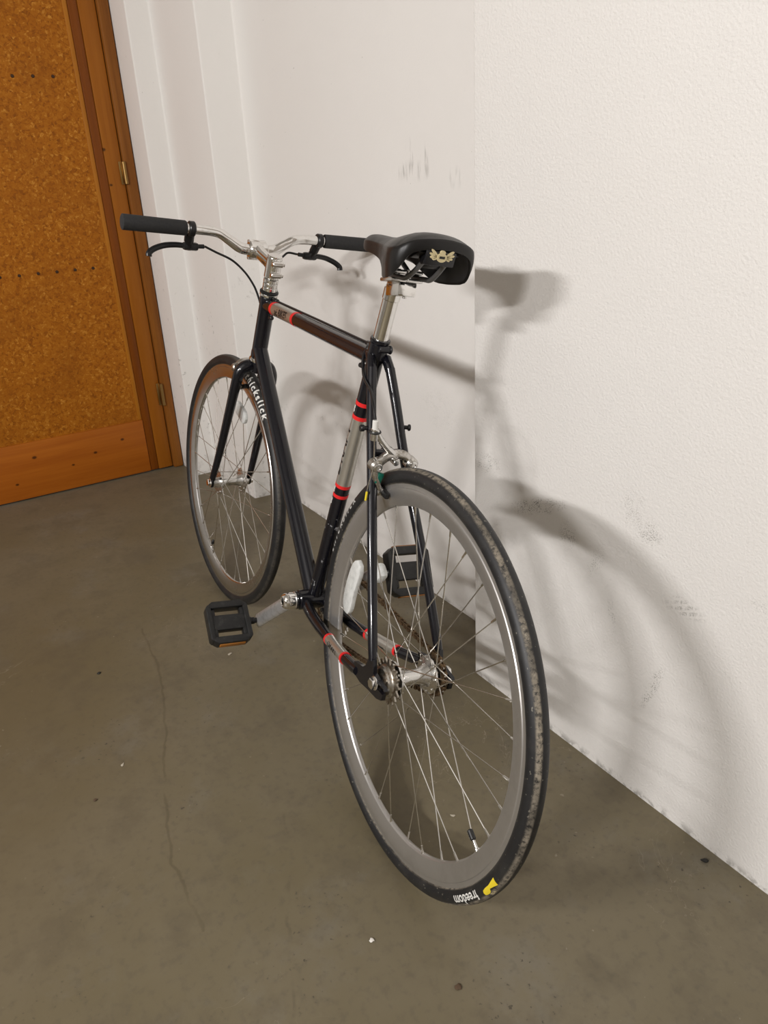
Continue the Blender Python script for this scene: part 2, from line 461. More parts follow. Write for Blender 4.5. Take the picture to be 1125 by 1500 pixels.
def prism(bm, outline, y0, y1, bevel=0.0, plane='xz', mtx=None):
    """extrude a 2D outline; plane xz extrudes along y, yz along x, xy along z"""
    b2 = B()
    def P(a, b, h):
        return Vector((a, h, b)) if plane == 'xz' else Vector((h, a, b)) if plane == 'yz' else Vector((a, b, h))
    lo = [b2.verts.new(P(a, b, y0)) for a, b in outline]
    hi = [b2.verts.new(P(a, b, y1)) for a, b in outline]
    n = len(outline)
    b2.faces.new(lo); b2.faces.new(hi[::-1])
    for i in range(n): b2.faces.new((lo[i], lo[(i+1) % n], hi[(i+1) % n], hi[i]))
    bmesh.ops.recalc_face_normals(b2, faces=b2.faces)
    if bevel: bmesh.ops.bevel(b2, geom=list(b2.edges), offset=bevel, segments=2, profile=0.5, affect='EDGES')
    if mtx is not None:
        for v in b2.verts: v.co = mtx @ v.co
    return merge(bm, b2)

def along(a, b):
    """matrix taking local +Z to the direction a->b, origin a"""
    a, b = Vector(a), Vector(b)
    return Matrix.Translation(a) @ (b-a).to_track_quat('Z', 'Y').to_matrix().to_4x4()

def cyl(bm, a, b, r, seg=20, bevel=0.0):
    a, b = Vector(a), Vector(b)
    L = (b-a).length
    m = along(a, b)
    e = min(bevel, r*0.5, L*0.3)
    prof = [(r, 0), (r, L)] if e == 0 else [(r-e, 0), (r, e), (r, L-e), (r-e, L)]
    b2 = B(); lathe(b2, prof, 'z', seg)
    for v in b2.verts: v.co = m @ v.co
    return merge(bm, b2)

def hexnut(bm, a, b, r):
    return cyl(bm, a, b, r, 6, 0.001)

def text_bm(s, size, bold=0.0, shear=0.0, space=1.0):
    cu = bpy.data.curves.new('lettering', 'FONT')
    cu.body = s; cu.size = size; cu.offset = bold; cu.shear = shear; cu.space_character = space
    cu.align_x = 'CENTER'; cu.align_y = 'CENTER'
    cu.resolution_u = 4
    o = bpy.data.objects.new('lettering', cu)
    COL.objects.link(o)
    dg = bpy.context.evaluated_depsgraph_get()
    me = bpy.data.meshes.new_from_object(o.evaluated_get(dg))
    bm = B(); bm.from_mesh(me)
    bpy.data.objects.remove(o); bpy.data.curves.remove(cu); bpy.data.meshes.remove(me)
    bmesh.ops.triangulate(bm, faces=bm.faces)
    for _ in range(2):
        es = [e for e in bm.edges if e.calc_length() > size*0.14]
        if es: bmesh.ops.subdivide_edges(bm, edges=es, cuts=1)
        bmesh.ops.triangulate(bm, faces=bm.faces)
    return bm

# ------------------------------------------------------------------ the setting
def struct(o):
    o['kind'] = 'structure'
    return o

H = 2.6
bm = B(); box(bm, (-0.5, 1.8, -0.05), (5.4, 4.6, 0.1))
struct(obj('floor', bm, M['floor']))
bm = B(); box(bm, (-0.5, 1.8, H+0.05), (5.4, 4.6, 0.1))
struct(obj('ceiling', bm, M['ceil']))

prof = [(-3.0, 0.0), (0.090, 0.0), (0.090, -0.1405), (1.408, -0.1405), (1.416, -0.024), (1.795, -0.018), (1.795, 0.062), (2.10, 0.066), (2.10, -0.40), (-3.0, -0.40)]
bm = B()
lo = [bm.verts.new((x, y, 0)) for x, y in prof]; hi = [bm.verts.new((x, y, H)) for x, y in prof]
nP = len(prof)
bm.faces.new(lo); bm.faces.new(hi)
for i in range(nP): bm.faces.new((lo[i], lo[(i+1) % nP], hi[(i+1) % nP], hi[i]))
bmesh.ops.recalc_face_normals(bm, faces=bm.faces)
ve = [e for e in bm.edges if abs(e.verts[0].co.z-e.verts[1].co.z) > 1 and -2 < e.verts[0].co.x < 2.0]
bmesh.ops.bevel(bm, geom=ve, offset=0.006, segments=3, profile=0.5, affect='EDGES')
struct(obj('wall_right', bm, M['wall'], angle=60))

# back wall holding the door
bm = B()
box(bm, (2.05, 2.55, H/2), (0.16, 3.1, H))
box(bm, (2.05, 0.53, 2.33), (0.16, 0.94, 0.54))
struct(obj('wall_back', bm, M['ceil']))
bm = B(); box(bm, (-0.5, 4.0, H/2), (5.4, 0.1, H)); struct(obj('wall_left', bm, M['ceil']))
bm = B(); box(bm, (-3.05, 1.8, H/2), (0.1, 4.6, H)); struct(obj('wall_front', bm, M['ceil']))

# door frame
bm = B()
for y0, y1 in ((0.0665, 0.1065), (0.9635, 1.0)):
    prism(bm, [(y0, 0.0), (y1, 0.0), (y1, 2.05), (y0, 2.05)], 1.945, 2.06, 0.007, 'yz')
prism(bm, [(0.0665, 2.05), (1.0, 2.05), (1.0, 2.09), (0.0665, 2.09)], 1.945, 2.06, 0.007, 'yz')
trim = struct(obj('trim_1', bm, M['wood_f']))
trim['label'] = 'varnished wooden door frame'

# door: chipboard panel in a pine frame
DX = 1.958
bm = B(); box(bm, (DX+0.022, 0.535, 1.02), (0.026, 0.70, 1.92))
door = struct(obj('door_1', bm, M['chip']))
door['label'] = 'orange-brown chipboard door in a pine frame'
def plank(name, y0, y1, z0, z1, x0, x1, mat, bev=0.003, label=None):
    b_ = B(); box(b_, ((x0+x1)/2, (y0+y1)/2, (z0+z1)/2), (x1-x0, y1-y0, z1-z0), bev)
    return obj(name, b_, mat, door, None, label)
plank('stile', 0.109, 0.166, 0.006, 2.04, DX, DX+0.042, M['wood_v'])
plank('stile', 0.905, 0.961, 0.006, 2.04, DX, DX+0.042, M['wood_v'])
plank('inner_strip', 0.1665, 0.198, 0.006, 2.04, DX+0.004, DX+0.042, M['wood_d'], label='dark reddish strip of the door frame')
plank('moulding', 0.1985, 0.214, 0.222, 2.04, DX+0.006, DX+0.03, M['wood_m'], 0.004)
plank('rail', 0.1985, 0.9045, 0.006, 0.221, DX+0.001, DX+0.042, M['wood_h'], label='bottom rail with knots')
plank('rail', 0.2145, 0.9045, 1.90, 2.04, DX+0.001, DX+0.042, M['wood_h'])
b_ = B(); lathe(b_, [(0.0, -0.004), (0.0042, -0.0035), (0.0056, -0.001), (0.0056, 0.004)], 'x', 12)
nail_me = mesh_from(b_, 'nail', M['screw'])
for zr in (1.425, 0.811):
    for k in range(11):
        link('nail', nail_me, door, Matrix.Translation((DX+0.010, 0.2745+k*0.0632+(0.011 if zr > 1 else 0), zr+0.0006*math.sin(k*3))))
for z0, z1 in ((1.085, 1.160), (0.268, 0.356)):
    b_ = B()
    cyl(b_, (DX-0.016, 0.1075, z0), (DX-0.016, 0.1075, z1), 0.0070, 14, 0.0015)
    for q in (0.28, 0.5, 0.72):
        zz = z0+(z1-z0)*q
        cyl(b_, (DX-0.016, 0.1075, zz-0.0008), (DX-0.016, 0.1075, zz+0.0008), 0.0077, 14)
    box(b_, (DX-0.003, 0.1165, (z0+z1)/2), (0.003, 0.012, z1-z0), 0.0008)
    box(b_, (DX-0.009, 0.1110, (z0+z1)/2), (0.014, 0.002, z1-z0), 0.0006)
    obj('hinge', b_, M['brass'], door, None, 'brass hinge')

# ------------------------------------------------------------------ the bicycle
R = 0.338
WB = 1.033
LEAN, BYAW = 0.18928, -0.10586
HA = math.radians(74.0)
HT = Vector((0.835, 0, 0.848))
SAX = Vector((-math.cos(HA), 0, math.sin(HA)))
STEER = 0.0946
bike = bpy.data.objects.new('bicycle', None)
COL.objects.link(bike)
bike.matrix_world = Matrix.Translation((-0.22262, 0.4459, 0.0)) @ Matrix.Rotation(BYAW, 4, 'Z') @ Matrix.Rotation(LEAN, 4, 'X')
bike['label'] = 'black single-speed bicycle leaning against the white wall, flat silver handlebar and black saddle'
bike['category'] = 'bicycle'
S4 = Matrix.Translation(HT) @ Matrix.Rotation(STEER, 4, SAX) @ Matrix.Translation(-HT)
def on_axis(z, off=0.0):
    return Vector((HT.x-(z-HT.z)/math.tan(HA), off, z))

BB = Vector((0.410, 0, 0.283))
ST_T = Vector((0.247, 0, 0.836))
TT_F = Vector((0.842, 0, 0.826)); TT_R = Vector((0.252, 0, 0.806))
DT_T = Vector((0.872, 0, 0.722))
HT_B = on_axis(0.700); HT_T = on_axis(0.846)

# frame: bottom bracket shell and lugs, with the tubes as sub-parts
bm = B()
cyl(bm, BB+Vector((0, -0.036, 0)), BB+Vector((0, 0.036, 0)), 0.0205, 28, 0.002)
cyl(bm, BB+Vector((0, 0.036, 0)), BB+Vector((0, 0.042, 0)), 0.0185, 28, 0.001)
cyl(bm, BB+Vector((0, -0.042, 0)), BB+Vector((0, -0.036, 0)), 0.0185, 28, 0.001)
frame = obj('frame', bm, M['paint'], bike, None, 'black gloss steel frame')
def ftube(name, pts, rad, mat=None, flat=1.0, seg=20, label=None):
    b_ = B(); tube(b_, pts, rad, seg, True, flat=flat)
    return obj(name, b_, mat or M['paint'], frame, None, label)
std = (ST_T-BB).normalized()
ftube('seat_tube', [BB, ST_T], 0.0145, M['paint_chip'])
ftube('top_tube', [TT_R, TT_F], 0.0148)
ftube('down_tube', [BB, DT_T], 0.0178)
b_ = B(); lathe(b_, [(0.0185, 0), (0.0192, 0.002), (0.0192, 0.014), (0.0182, 0.018), (0.0182, 0.132), (0.0192, 0.136), (0.0192, 0.150), (0.0185, 0.152)], 'z', 28)
m_ = along(HT_B, HT_T)
for v in b_.verts: v.co = m_ @ v.co
obj('head_tube', b_, M['paint'], frame)
def side(p, s): return (p[0], p[1]*s, p[2])
CS = [(0.404, 0.022, 0.281), (0.345, 0.029, 0.279), (0.27, 0.036, 0.2835), (0.15, 0.050, 0.301), (0.068, 0.0605, 0.320)]
SS = [(0.232, 0.017, 0.793), (0.205, 0.0235, 0.735), (0.16, 0.032, 0.64), (0.08, 0.0495, 0.485), (0.022, 0.0610, 0.365)]
for s in (1, -1):
    ftube('chainstay', spline([side(p, s) for p in CS], 6), [0.0115]*6+[0.0112]*6+[0.0105]*6+[0.0098]*6+[0.0085])
    ftube('seatstay', spline([side(p, s) for p in SS], 6), [0.0084]*18+[0.0080]*6+[0.0068])
    b_ = B()
    tube(b_, [side((0.262, 0.011, 0.812), s), side((0.244, 0.0145, 0.807), s), side((0.231, 0.0172, 0.790), s)], [0.006, 0.0088, 0.0086], 14)
    obj('seatstay_cap', b_, M['paint'], frame)
    # rear-opening dropout
    out = [(0.078, 0.333), (0.060, 0.338), (0.046, 0.341), (0.036, 0.350), (0.029, 0.372), (0.015, 0.371), (0.009, 0.350),
           (-0.004, 0.349), (-0.028, 0.345), (-0.032, 0.341), (-0.028, 0.3435), (-0.004, 0.3425), (-0.004, 0.3335), (-0.028, 0.333),
           (-0.026, 0.322), (-0.010, 0.316), (0.020, 0.314), (0.050, 0.310), (0.074, 0.313)]
    b_ = B(); prism(b_, out, s*0.0575, s*0.0645)
    obj('dropout', b_, M['paint'], frame)
# brake bridge, seat collar, cable stops
b_ = B(); cyl(b_, (0.172, 0.030, 0.664), (0.172, -0.030, 0.664), 0.0065, 14)
cyl(b_, (0.184, 0, 0.664), (0.158, 0, 0.664), 0.009, 14, 0.001)
obj('brake_bridge', b_, M['paint'], frame)
b_ = B()
cyl(b_, ST_T-std*0.030, ST_T-std*0.002, 0.0168, 24, 0.002)
cyl(b_, ST_T-std*0.0015, ST_T+std*0.0045, 0.0175, 24, 0.001)
bx = ST_T+Vector((-0.0145, -0.002, -0.012))
cyl(b_, bx+Vector((0, 0.010, 0)), bx+Vector((0, -0.009, 0)), 0.0062, 14, 0.001)
cyl(b_, bx+Vector((0, -0.009, 0)), bx+Vector((0, -0.013, 0)), 0.0074, 14, 0.001)
obj('seat_collar', b_, M['paint'], frame)
def stop_bm(a, d, r=0.0045):
    b_ = B(); cyl(b_, a, Vector(a)+Vector(d), r, 12, 0.001); return b_
for x in (0.800, 0.300):
    c = TT_R.lerp(TT_F, (x-TT_R.x)/(TT_F.x-TT_R.x))
    b_ = B()
    cyl(b_, c+Vector((0.008, -0.007, 0.0158)), c+Vector((-0.010, -0.007, 0.0158)), 0.0048, 14, 0.001)
    obj('cable_stop', b_, M['lever'], frame)
    b_ = B()
    cyl(b_, c+Vector((0, 0.001, -0.013)), c+Vector((0, 0.002, -0.022)), 0.0035, 10, 0.0005)
    cyl(b_, c+Vector((0.007, 0.003, -0.0225)), c+Vector((-0.007, 0.002, -0.0225)), 0.0046, 12, 0.001)
    obj('cable_guide', b_, M['lever'], frame)
b_ = B()
p0 = Vector((0.1925, -0.0245, 0.703))
cyl(b_, p0+Vector((0, -0.004, 0)), p0+Vector((-0.004, -0.017, 0)), 0.0035, 10, 0.0005)
cyl(b_, p0+Vector((-0.004, -0.017, 0)), p0+Vector((-0.005, -0.021, 0)), 0.0058, 12, 0.001)
obj('stud', b_, M['lever'], frame)
b_ = B()
p0 = Vector((0.1905, 0.0265, 0.701))
cyl(b_, p0+Vector((0, 0.004, 0)), p0+Vector((0, 0.016, 0)), 0.0036, 10, 0.0005)
cyl(b_, p0+Vector((0, 0.013, 0)), p0+Vector((0, 0.020, 0)), 0.0058, 12, 0.001)
obj('stud', b_, M['lever'], frame)

# coloured bands, silver panels and lettering on the tubes
def band(a, b, r, mat, name='decal_band', label=None):
    b_ = B(); tube(b_, [a, b], r, 28, True)
    return obj(name, b_, mat, frame, None, label)
def on_tube(bm_, a, axis_dir, facing, rad):
    """wrap flat lettering (x along axis_dir, centre a) round a tube; facing is the outward direction at its middle"""
    d = Vector(axis_dir).normalized()
    f = Vector(facing); f = (f-d*f.dot(d)).normalized()
    u = f.cross(d) * -1
    if True:
        u = f.cross(d)
    for v in bm_.verts:
        th = v.co.y/rad
        v.co = Vector(a) + d*v.co.x + rad*(math.cos(th)*f + math.sin(th)*u)
    return bm_
def st_at(z): return BB.lerp(ST_T, (z-BB.z)/(ST_T.z-BB.z))
for z0, z1 in ((0.7205, 0.7275), (0.6945, 0.7015), (0.5545, 0.5610), (0.5335, 0.5400)):
    band(st_at(z0), st_at(z1), 0.01495, M['red'], label='red band')
band(st_at(0.5610), st_at(0.6945), 0.01485, M['panel'], 'decal_panel', 'silver panel')
obj('lettering', on_tube(text_bm('DRAFT', 0.034, 0.0007, 0, 1.0), st_at(0.628), std, Vector((0.55, 0.83, 0.0)), 0.0151), M['ink'], frame, None, 'black lettering')
for z in (0.7125, 0.5480, 0.5225):
    obj('lettering', on_tube(text_bm('SE', 0.014, 0.0006), st_at(z), std, Vector((0.30, 0.95, 0)), 0.0152), M['white'], frame, None, 'small white lettering')
def tt_at(x): return TT_R.lerp(TT_F, (x-TT_R.x)/(TT_F.x-TT_R.x))
for x0, x1 in ((0.786, 0.772), (0.646, 0.634)):
    band(tt_at(x0), tt_at(x1), 0.01525, M['red'], label='red band')
band(tt_at(0.772), tt_at(0.646), 0.01515, M['panel'], 'decal_panel', 'silver panel')
obj('lettering', on_tube(text_bm('SE BIKES', 0.0215, 0.0006), tt_at(0.708), (-1, 0, 0), (0, 1, 0.0), 0.0154), M['ink'], frame, None, 'black lettering')
def cs_pts(s): return spline([side(p, s) for p in CS], 6)
for s in (1, -1):
    P = cs_pts(s)
    def at(x):
        for a, b in zip(P, P[1:]):
            if a.x >= x >= b.x: return a.lerp(b, (a.x-x)/(a.x-b.x))
    for x in (0.231, 0.136):
        band(at(x+0.003), at(x-0.003), 0.0112, M['red'], label='red band')
    band(at(0.228), at(0.139), 0.0107, M['panel'], 'decal_panel', 'silver panel')
    if s > 0:
        obj('lettering', on_tube(text_bm('DRAFT', 0.017, 0.0005), at(0.184), at(0.15)-at(0.22), (0, 1, 0.2), 0.0110), M['ink'], frame, None, 'black lettering')
b_ = B(); tube(b_, [(0.1265, 0.0465, 0.651), (0.1326, 0.0480, 0.628), (0.1373, 0.0480, 0.607)], 0.0009, 6)
obj('cable_end', b_, M['spoke'], frame)
b_ = B(); tube(b_, [(0.1368, 0.0480, 0.609), (0.1380, 0.0480, 0.594)], 0.0019, 8)
obj('cable_cap', b_, M['yellow'], frame, None, 'yellow cable end cap')

# fork
bm = B()
ctop = on_axis(0.672)
cyl(bm, on_axis(0.664), on_axis(0.690), 0.0175, 24, 0.003)
fork = obj('fork', bm, M['paint'], bike, S4, 'black fork')
for s in (1, -1):
    b_ = B()
    pts = spline([(0.8865, 0.004*s, 0.676), (0.888, 0.022*s, 0.678), (0.892, 0.039*s, 0.664), (0.899, 0.0455*s, 0.634), (0.935, 0.0475*s, 0.55), (0.985, 0.0500*s, 0.435), (1.0245, 0.0525*s, 0.353)], 6)
    n_ = len(pts)
    tube(b_, pts, [0.0150-0.0068*max(0, (i-10)/(n_-11)) if i > 10 else 0.0150 for i in range(n_)], 18)
    obj('fork_blade', b_, M['paint'], fork)
    b_ = B()
    prism(b_, [(1.018, 0.362), (1.030, 0.360), (1.042, 0.346), (1.046, 0.336), (1.042, 0.327), (1.036, 0.325), (1.036, 0.338), (1.030, 0.338), (1.030, 0.325), (1.023, 0.330), (1.019, 0.345)], s*0.0500, s*0.0555)
    obj('fork_end', b_, M['paint'], fork)
# headset
for z, r in ((0.690, 0.0215), (0.846, 0.0210)):
    bm = B(); cyl(bm, on_axis(z), on_axis(z+0.010), r, 28, 0.003)
    obj('headset_ring', bm, M['chrome'], bike, None, 'silver headset ring')
bm = B(); cyl(bm, on_axis(0.853), on_axis(0.860), 0.0216, 28, 0.002)
obj('headset_cap', bm, M['lever'], bike)

# stem
bm = B()
cyl(bm, on_axis(0.887), on_axis(0.934), 0.0178, 28, 0.003)
stem = obj('stem', bm, M['polished'], bike, S4, 'polished silver stem')
b_ = B()
for k in range(3): cyl(b_, on_axis(0.860+k*0.009), on_axis(0.8685+k*0.009), 0.0172, 28, 0.001)
obj('spacer', b_, M['polished'], stem)
b_ = B(); cyl(b_, on_axis(0.934), on_axis(0.938), 0.0165, 24, 0.001); obj('top_cap', b_, M['polished'], stem)
CL = Vector((0.912, 0, 0.942))
b_ = B(); tube(b_, [on_axis(0.912), Vector((0.84, 0, 0.921)), Vector((0.875, 0, 0.931)), CL], [0.0172, 0.0155, 0.0150, 0.0175], 12, flat=0.92)
obj('extension', b_, M['polished'], stem)
b_ = B(); cyl(b_, CL+Vector((0, -0.022, 0)), CL+Vector((0, 0.022, 0)), 0.0195, 28, 0.003)
box(b_, CL+Vector((0.004, 0, 0.0175)), (0.012, 0.044, 0.010), 0.003)
box(b_, CL+Vector((0.004, 0, -0.0175)), (0.012, 0.044, 0.010), 0.003)
obj('bar_clamp', b_, M['polished'], stem)
for z in (0.898, 0.922):
    b_ = B(); a = on_axis(z)+Vector((-0.0185, 0, -0.003))
    cyl(b_, a+Vector((0, -0.0135, 0)), a+Vector((0, 0.0125, 0)), 0.0068, 14, 0.002)
    box(b_, a+Vector((0.005, 0, 0)), (0.012, 0.020, 0.014), 0.003)
    obj('pinch_bolt', b_, M['polished'], stem)
    b_ = B(); cyl(b_, a+Vector((0, -0.0175, 0)), a+Vector((0, -0.013, 0)), 0.0048, 12, 0.001)
    obj('bolt', b_, M['chrome'], stem)

# handlebar with grips
half = [(0.912, 0.0, 0.942), (0.912, 0.030, 0.9425), (0.912, 0.046, 0.9465), (0.912, 0.070, 0.960), (0.911, 0.090, 0.9705), (0.911, 0.112, 0.9745), (0.910, 0.150, 0.9755), (0.908, 0.30, 0.9765)]
pts = [Vector((p[0], -p[1], p[2])) for p in half[::-1]] + [Vector(p) for p in half[1:]]
sp_ = spline(pts, 6)
bm = B(); tube(bm, sp_, [0.0130 if abs(p.y) < 0.03 else 0.0130-0.0019*min(1, (abs(p.y)-0.03)/0.05) for p in sp_], 20)
bar = obj('handlebar', bm, M['polished'], bike, S4, 'polished silver riser handlebar')
for s in (1, -1):
    b_ = B(); tube(b_, [(0.9095, 0.171*s, 0.9758), (0.9094, 0.173*s, 0.9758), (0.9080, 0.304*s, 0.9765), (0.9080, 0.308*s, 0.9765), (0.9080, 0.3095*s, 0.9765)], [0.0148, 0.0160, 0.0165, 0.0165, 0.014], 24)
    obj('grip', b_, M['rubber'], bar, None, 'black foam grip')
# brake levers
for s in (1, -1):
    b_ = B()
    c = Vector((0.9097, 0.158*s, 0.9755))
    cyl(b_, c+Vector((0, -0.007, 0)), c+Vector((0, 0.007, 0)), 0.0165, 24, 0.002)
    tube(b_, spline([c+Vector((0.010, 0, -0.010)), c+Vector((0.022, -0.002*s, -0.026)), c+Vector((0.028, -0.006*s, -0.037))], 5), [0.011]*6+[0.0095]*5, 12)
    box(b_, c+Vector((0.030, -0.008*s, -0.038)), (0.020, 0.036, 0.018), 0.006)
    cyl(b_, c+Vector((0.029, -0.024*s, -0.037)), c+Vector((0.029, -0.040*s, -0.036)), 0.0048, 12, 0.001)
    lv = obj('brake_lever', b_, M['lever'], bike, S4, 'black brake lever')
    b_ = B()
    lp = spline([(0.940, 0.158*s, 0.9375), (0.948, 0.180*s, 0.938), (0.953, 0.205*s, 0.9345), (0.951, 0.228*s, 0.926), (0.948, 0.240*s, 0.917), (0.947, 0.2415*s, 0.909)], 6)
    n_ = len(lp)
    tube(b_, lp, [0.0060+0.0012*i/n_ for i in range(n_)], 12, flat=0.8)
    obj('lever_blade', b_, M['lever'], lv)
    b_ = B(); cyl(b_, (0.940, 0.152*s, 0.948), (0.940, 0.152*s, 0.928), 0.005, 12, 0.001)
    obj('pivot_bolt', b_, M['satin'], lv)

# cables
bm = B(); tube(bm, spline([(0.939, 0.116, 0.9395), (0.944, 0.088, 0.929), (0.945, 0.048, 0.914), (0.945, 0.016, 0.890), (0.945, -0.006, 0.864), (0.945, -0.018, 0.843), (0.943, -0.027, 0.818), (0.939, -0.036, 0.785), (0.932, -0.0445, 0.742)], 8), 0.0026, 10)
obj('brake_cable', bm, M['cable'], bike, S4, 'black front brake cable')
A_ = S4 @ Vector((0.939, -0.116, 0.9395))
bm = B(); tube(bm, spline([A_, A_+Vector((0.003, 0.022, 0.001)), (0.948, -0.068, 0.934), (0.925, -0.040, 0.915), (0.895, -0.031, 0.885), (0.86, -0.027, 0.858), (0.825, -0.015, 0.8435), (0.79, -0.0075, 0.841)], 8), 0.0026, 10)
for s0, s1 in ((0.80, 0.30),):
    tube(bm, [tt_at(s0)+Vector((0, -0.007, 0.0160)), tt_at((s0+s1)/2)+Vector((0, -0.007, 0.0164)), tt_at(s1)+Vector((0, -0.007, 0.0160))], 0.0026, 10)
tube(bm, spline([tt_at(0.305)+Vector((0, -0.007, 0.0158)), (0.284, 0.004, 0.8205), (0.272, 0.0155, 0.806), (0.258, 0.0205, 0.787), (0.232, 0.0285, 0.775), (0.190, 0.036, 0.764), (0.155, 0.0455, 0.749), (0.1385, 0.0475, 0.728)], 8), 0.0026, 10)
obj('brake_cable', bm, M['cable'], bike, None, 'black rear brake cable')

# ------------------------------------------------------------------ wheels
def ring_text(bm_, th_mid, rc, tr, phi):
    """lettering round a tyre sidewall, tops outwards, advancing with theta; phi = angle out of the wheel plane"""
    for v in bm_.verts:
        ph = phi - v.co.y/tr
        rr = rc + tr*math.cos(ph)
        th = th_mid + v.co.x/(rc+tr*math.cos(phi))
        v.co = Vector((rr*math.cos(th), tr*math.sin(ph), rr*math.sin(th)))
    return bm_
RIM_IN = 0.2765
def make_wheel(mtx, tyre_mat, rim_mat, phase, hubr, hw_fl, valve_deg, label):
    bm = B()
    pf = [(0.3150, 0.0098), (0.3165, 0.0088), (0.3165, 0.0068), (0.311, 0.0062), (0.308, 0.0), (0.311, -0.0062), (0.3165, -0.0068), (0.3165, -0.0088), (0.3150, -0.0098),
          (0.3120, -0.0092), (0.3060, -0.0092), (0.3048, -0.0104), (0.3020, -0.0106), (0.2950, -0.0092), (0.2860, -0.0072), (0.2795, -0.0050), (0.2772, -0.0028), (RIM_IN, 0.0),
          (0.2772, 0.0028), (0.2795, 0.0050), (0.2860, 0.0072), (0.2950, 0.0092), (0.3020, 0.0106), (0.3048, 0.0104), (0.3060, 0.0092), (0.3120, 0.0092)]
    lathe(bm, pf, 'y', 120, closed=True)
    rim = obj('wheel', bm, rim_mat, bike, mtx, label, angle=25)
    rc, tr = 0.3235, 0.0146
    bm = B()
    prf = []
    for k in range(25):
        a = math.radians(-148+296*k/24)
        bulge = tr*(1.0 - 0.02*math.cos(2*a))
        prf.append((rc+bulge*math.cos(a), bulge*math.sin(a)))
    prf.append((0.3115, 0.0062)); prf.append((0.3115, -0.0062))
    lathe(bm, prf, 'y', 120, closed=True)
    obj('tyre', bm, tyre_mat, rim, None, 'black slick tyre', angle=50)
    # hub
    bm = B()
    f = hw_fl
    lathe(bm, [(0.006, -0.050), (0.013, -0.050), (0.0145, -f-0.006), (0.0165, -f-0.002), (hubr+0.0045, -f-0.0015), (hubr+0.0045, -f+0.0015), (0.0190, -f+0.004),
               (0.0140, -f+0.013), (0.0122, -f+0.022), (0.0122, f-0.022), (0.0140, f-0.013), (0.0190, f-0.004), (hubr+0.0045, f-0.0015), (hubr+0.0045, f+0.0015), (0.0165, f+0.002), (0.0145, f+0.006), (0.013, 0.050), (0.006, 0.050)], 'y', 40)
    obj('hub', bm, M['satin'], rim, None, 'silver flanged hub', angle=30)
    # spokes: one mesh per side handedness, copied round
    def spoke_mesh(s, lead):
        b_ = B()
        a0 = 0.0; a1 = math.radians(67.5)*lead
        off = 0.0018 if lead > 0 else -0.0018
        h = Vector((hubr*math.cos(a0), s*(f+off), hubr*math.sin(a0)))
        e = Vector((0.2785*math.cos(a1), s*0.0015, 0.2785*math.sin(a1)))
        d = (e-h).normalized()
        tube(b_, [h, e-d*0.013], 0.00098, 6)
        tube(b_, [e-d*0.014, e-d*0.003, e], [0.0016, 0.0019, 0.0030], 8)
        cyl(b_, h+Vector((0, -s*0.0030, 0)), h+Vector((0, s*0.0030, 0)), 0.0020, 8)
        return mesh_from(b_, 'spoke', M['spoke'])
    for s in (1, -1):
        mm = {1: spoke_mesh(s, 1), -1: spoke_mesh(s, -1)}
        for i in range(16):
            lead = 1 if i % 2 == 0 else -1
            a = math.radians(22.5*i + (11.25 if s < 0 else 0)) + phase
            link('spoke', mm[lead], rim, Matrix.Rotation(-a, 4, 'Y'))
    # valve
    a = math.radians(valve_deg); d = Vector((math.cos(a), 0, math.sin(a)))
    b_ = B(); cyl(b_, d*0.279, d*0.2735, 0.0045, 10, 0.001); cyl(b_, d*0.2735, d*0.259, 0.0024, 10)
    obj('valve', b_, M['satin'], rim)
    b_ = B(); cyl(b_, d*0.2625, d*0.2465, 0.0044, 12, 0.0018)
    obj('valve_cap', b_, M['plastic'], rim)
    return rim

rear = make_wheel(Matrix.Translation((0, 0, R)), M['tyre_r'], M['rim_r'], math.radians(-1.9), 0.0265, 0.031, -150, 'rear wheel with a dusty slick tyre')
front = make_wheel(S4 @ Matrix.Translation((WB, 0, R)), M['tyre_f'], M['rim'], math.radians(0.4), 0.0290, 0.033, -62.2, 'front wheel with a clean slick tyre')
RC, TR = 0.3235, 0.01500
phi = math.radians(58)
obj('lettering', ring_text(text_bm('freedom', 0.0205, 0.0003, 0, 1.0), math.radians(-140.3), RC, TR, math.radians(76)), M['white'], rear, None, 'small white word printed on the sidewall')
obj('lettering', ring_text(text_bm('thickslick', 0.0260, 0.0006, 0.15, 1.45), math.radians(29), RC, TR, phi), M['grey'], rear, None, 'large grey word printed on the sidewall')
obj('lettering', ring_text(text_bm('thickslick', 0.0165, 0.0003, 0.15, 1.35), math.radians(-152+90), RC, TR, phi), M['grey'], front)
obj('lettering', ring_text(text_bm('thickslick', 0.0265, 0.0009, 0.15, 1.40), math.radians(123), RC, TR, phi), M['white'], front, None, 'large white word printed on the sidewall')
# yellow maker's mark beside the word
b_ = B()
K_ = 0.92
ol = [(-0.022, -0.0063), (-0.020, 0.0000), (-0.0185, 0.0056), (-0.008, 0.0030), (0.003, 0.0013), (0.007, 0.0050), (0.0125, 0.0066), (0.019, 0.0064), (0.0245, 0.0048), (0.0245, 0.0010), (0.0215, -0.0024), (0.013, -0.0038), (0.0011, -0.0037), (-0.011, -0.0052)]
b_.faces.new([b_.verts.new((x*K_, y*K_, 0)) for x, y in ol])
bmesh.ops.triangulate(b_, faces=b_.faces)
for _ in range(3):
    es = [e for e in b_.edges if e.calc_length() > 0.0035]
    if es: bmesh.ops.subdivide_edges(b_, edges=es, cuts=1)
    bmesh.ops.triangulate(b_, faces=b_.faces)
obj('emblem', ring_text(b_, math.radians(-153.3), RC, TR, math.radians(66)), M['yellow'], rear, None, 'yellow printed mark')
obj('lettering', ring_text(text_bm('WTB', 0.0055, 0.0001), math.radians(-152.3), RC, TR, math.radians(34)), M['cream'], rear)

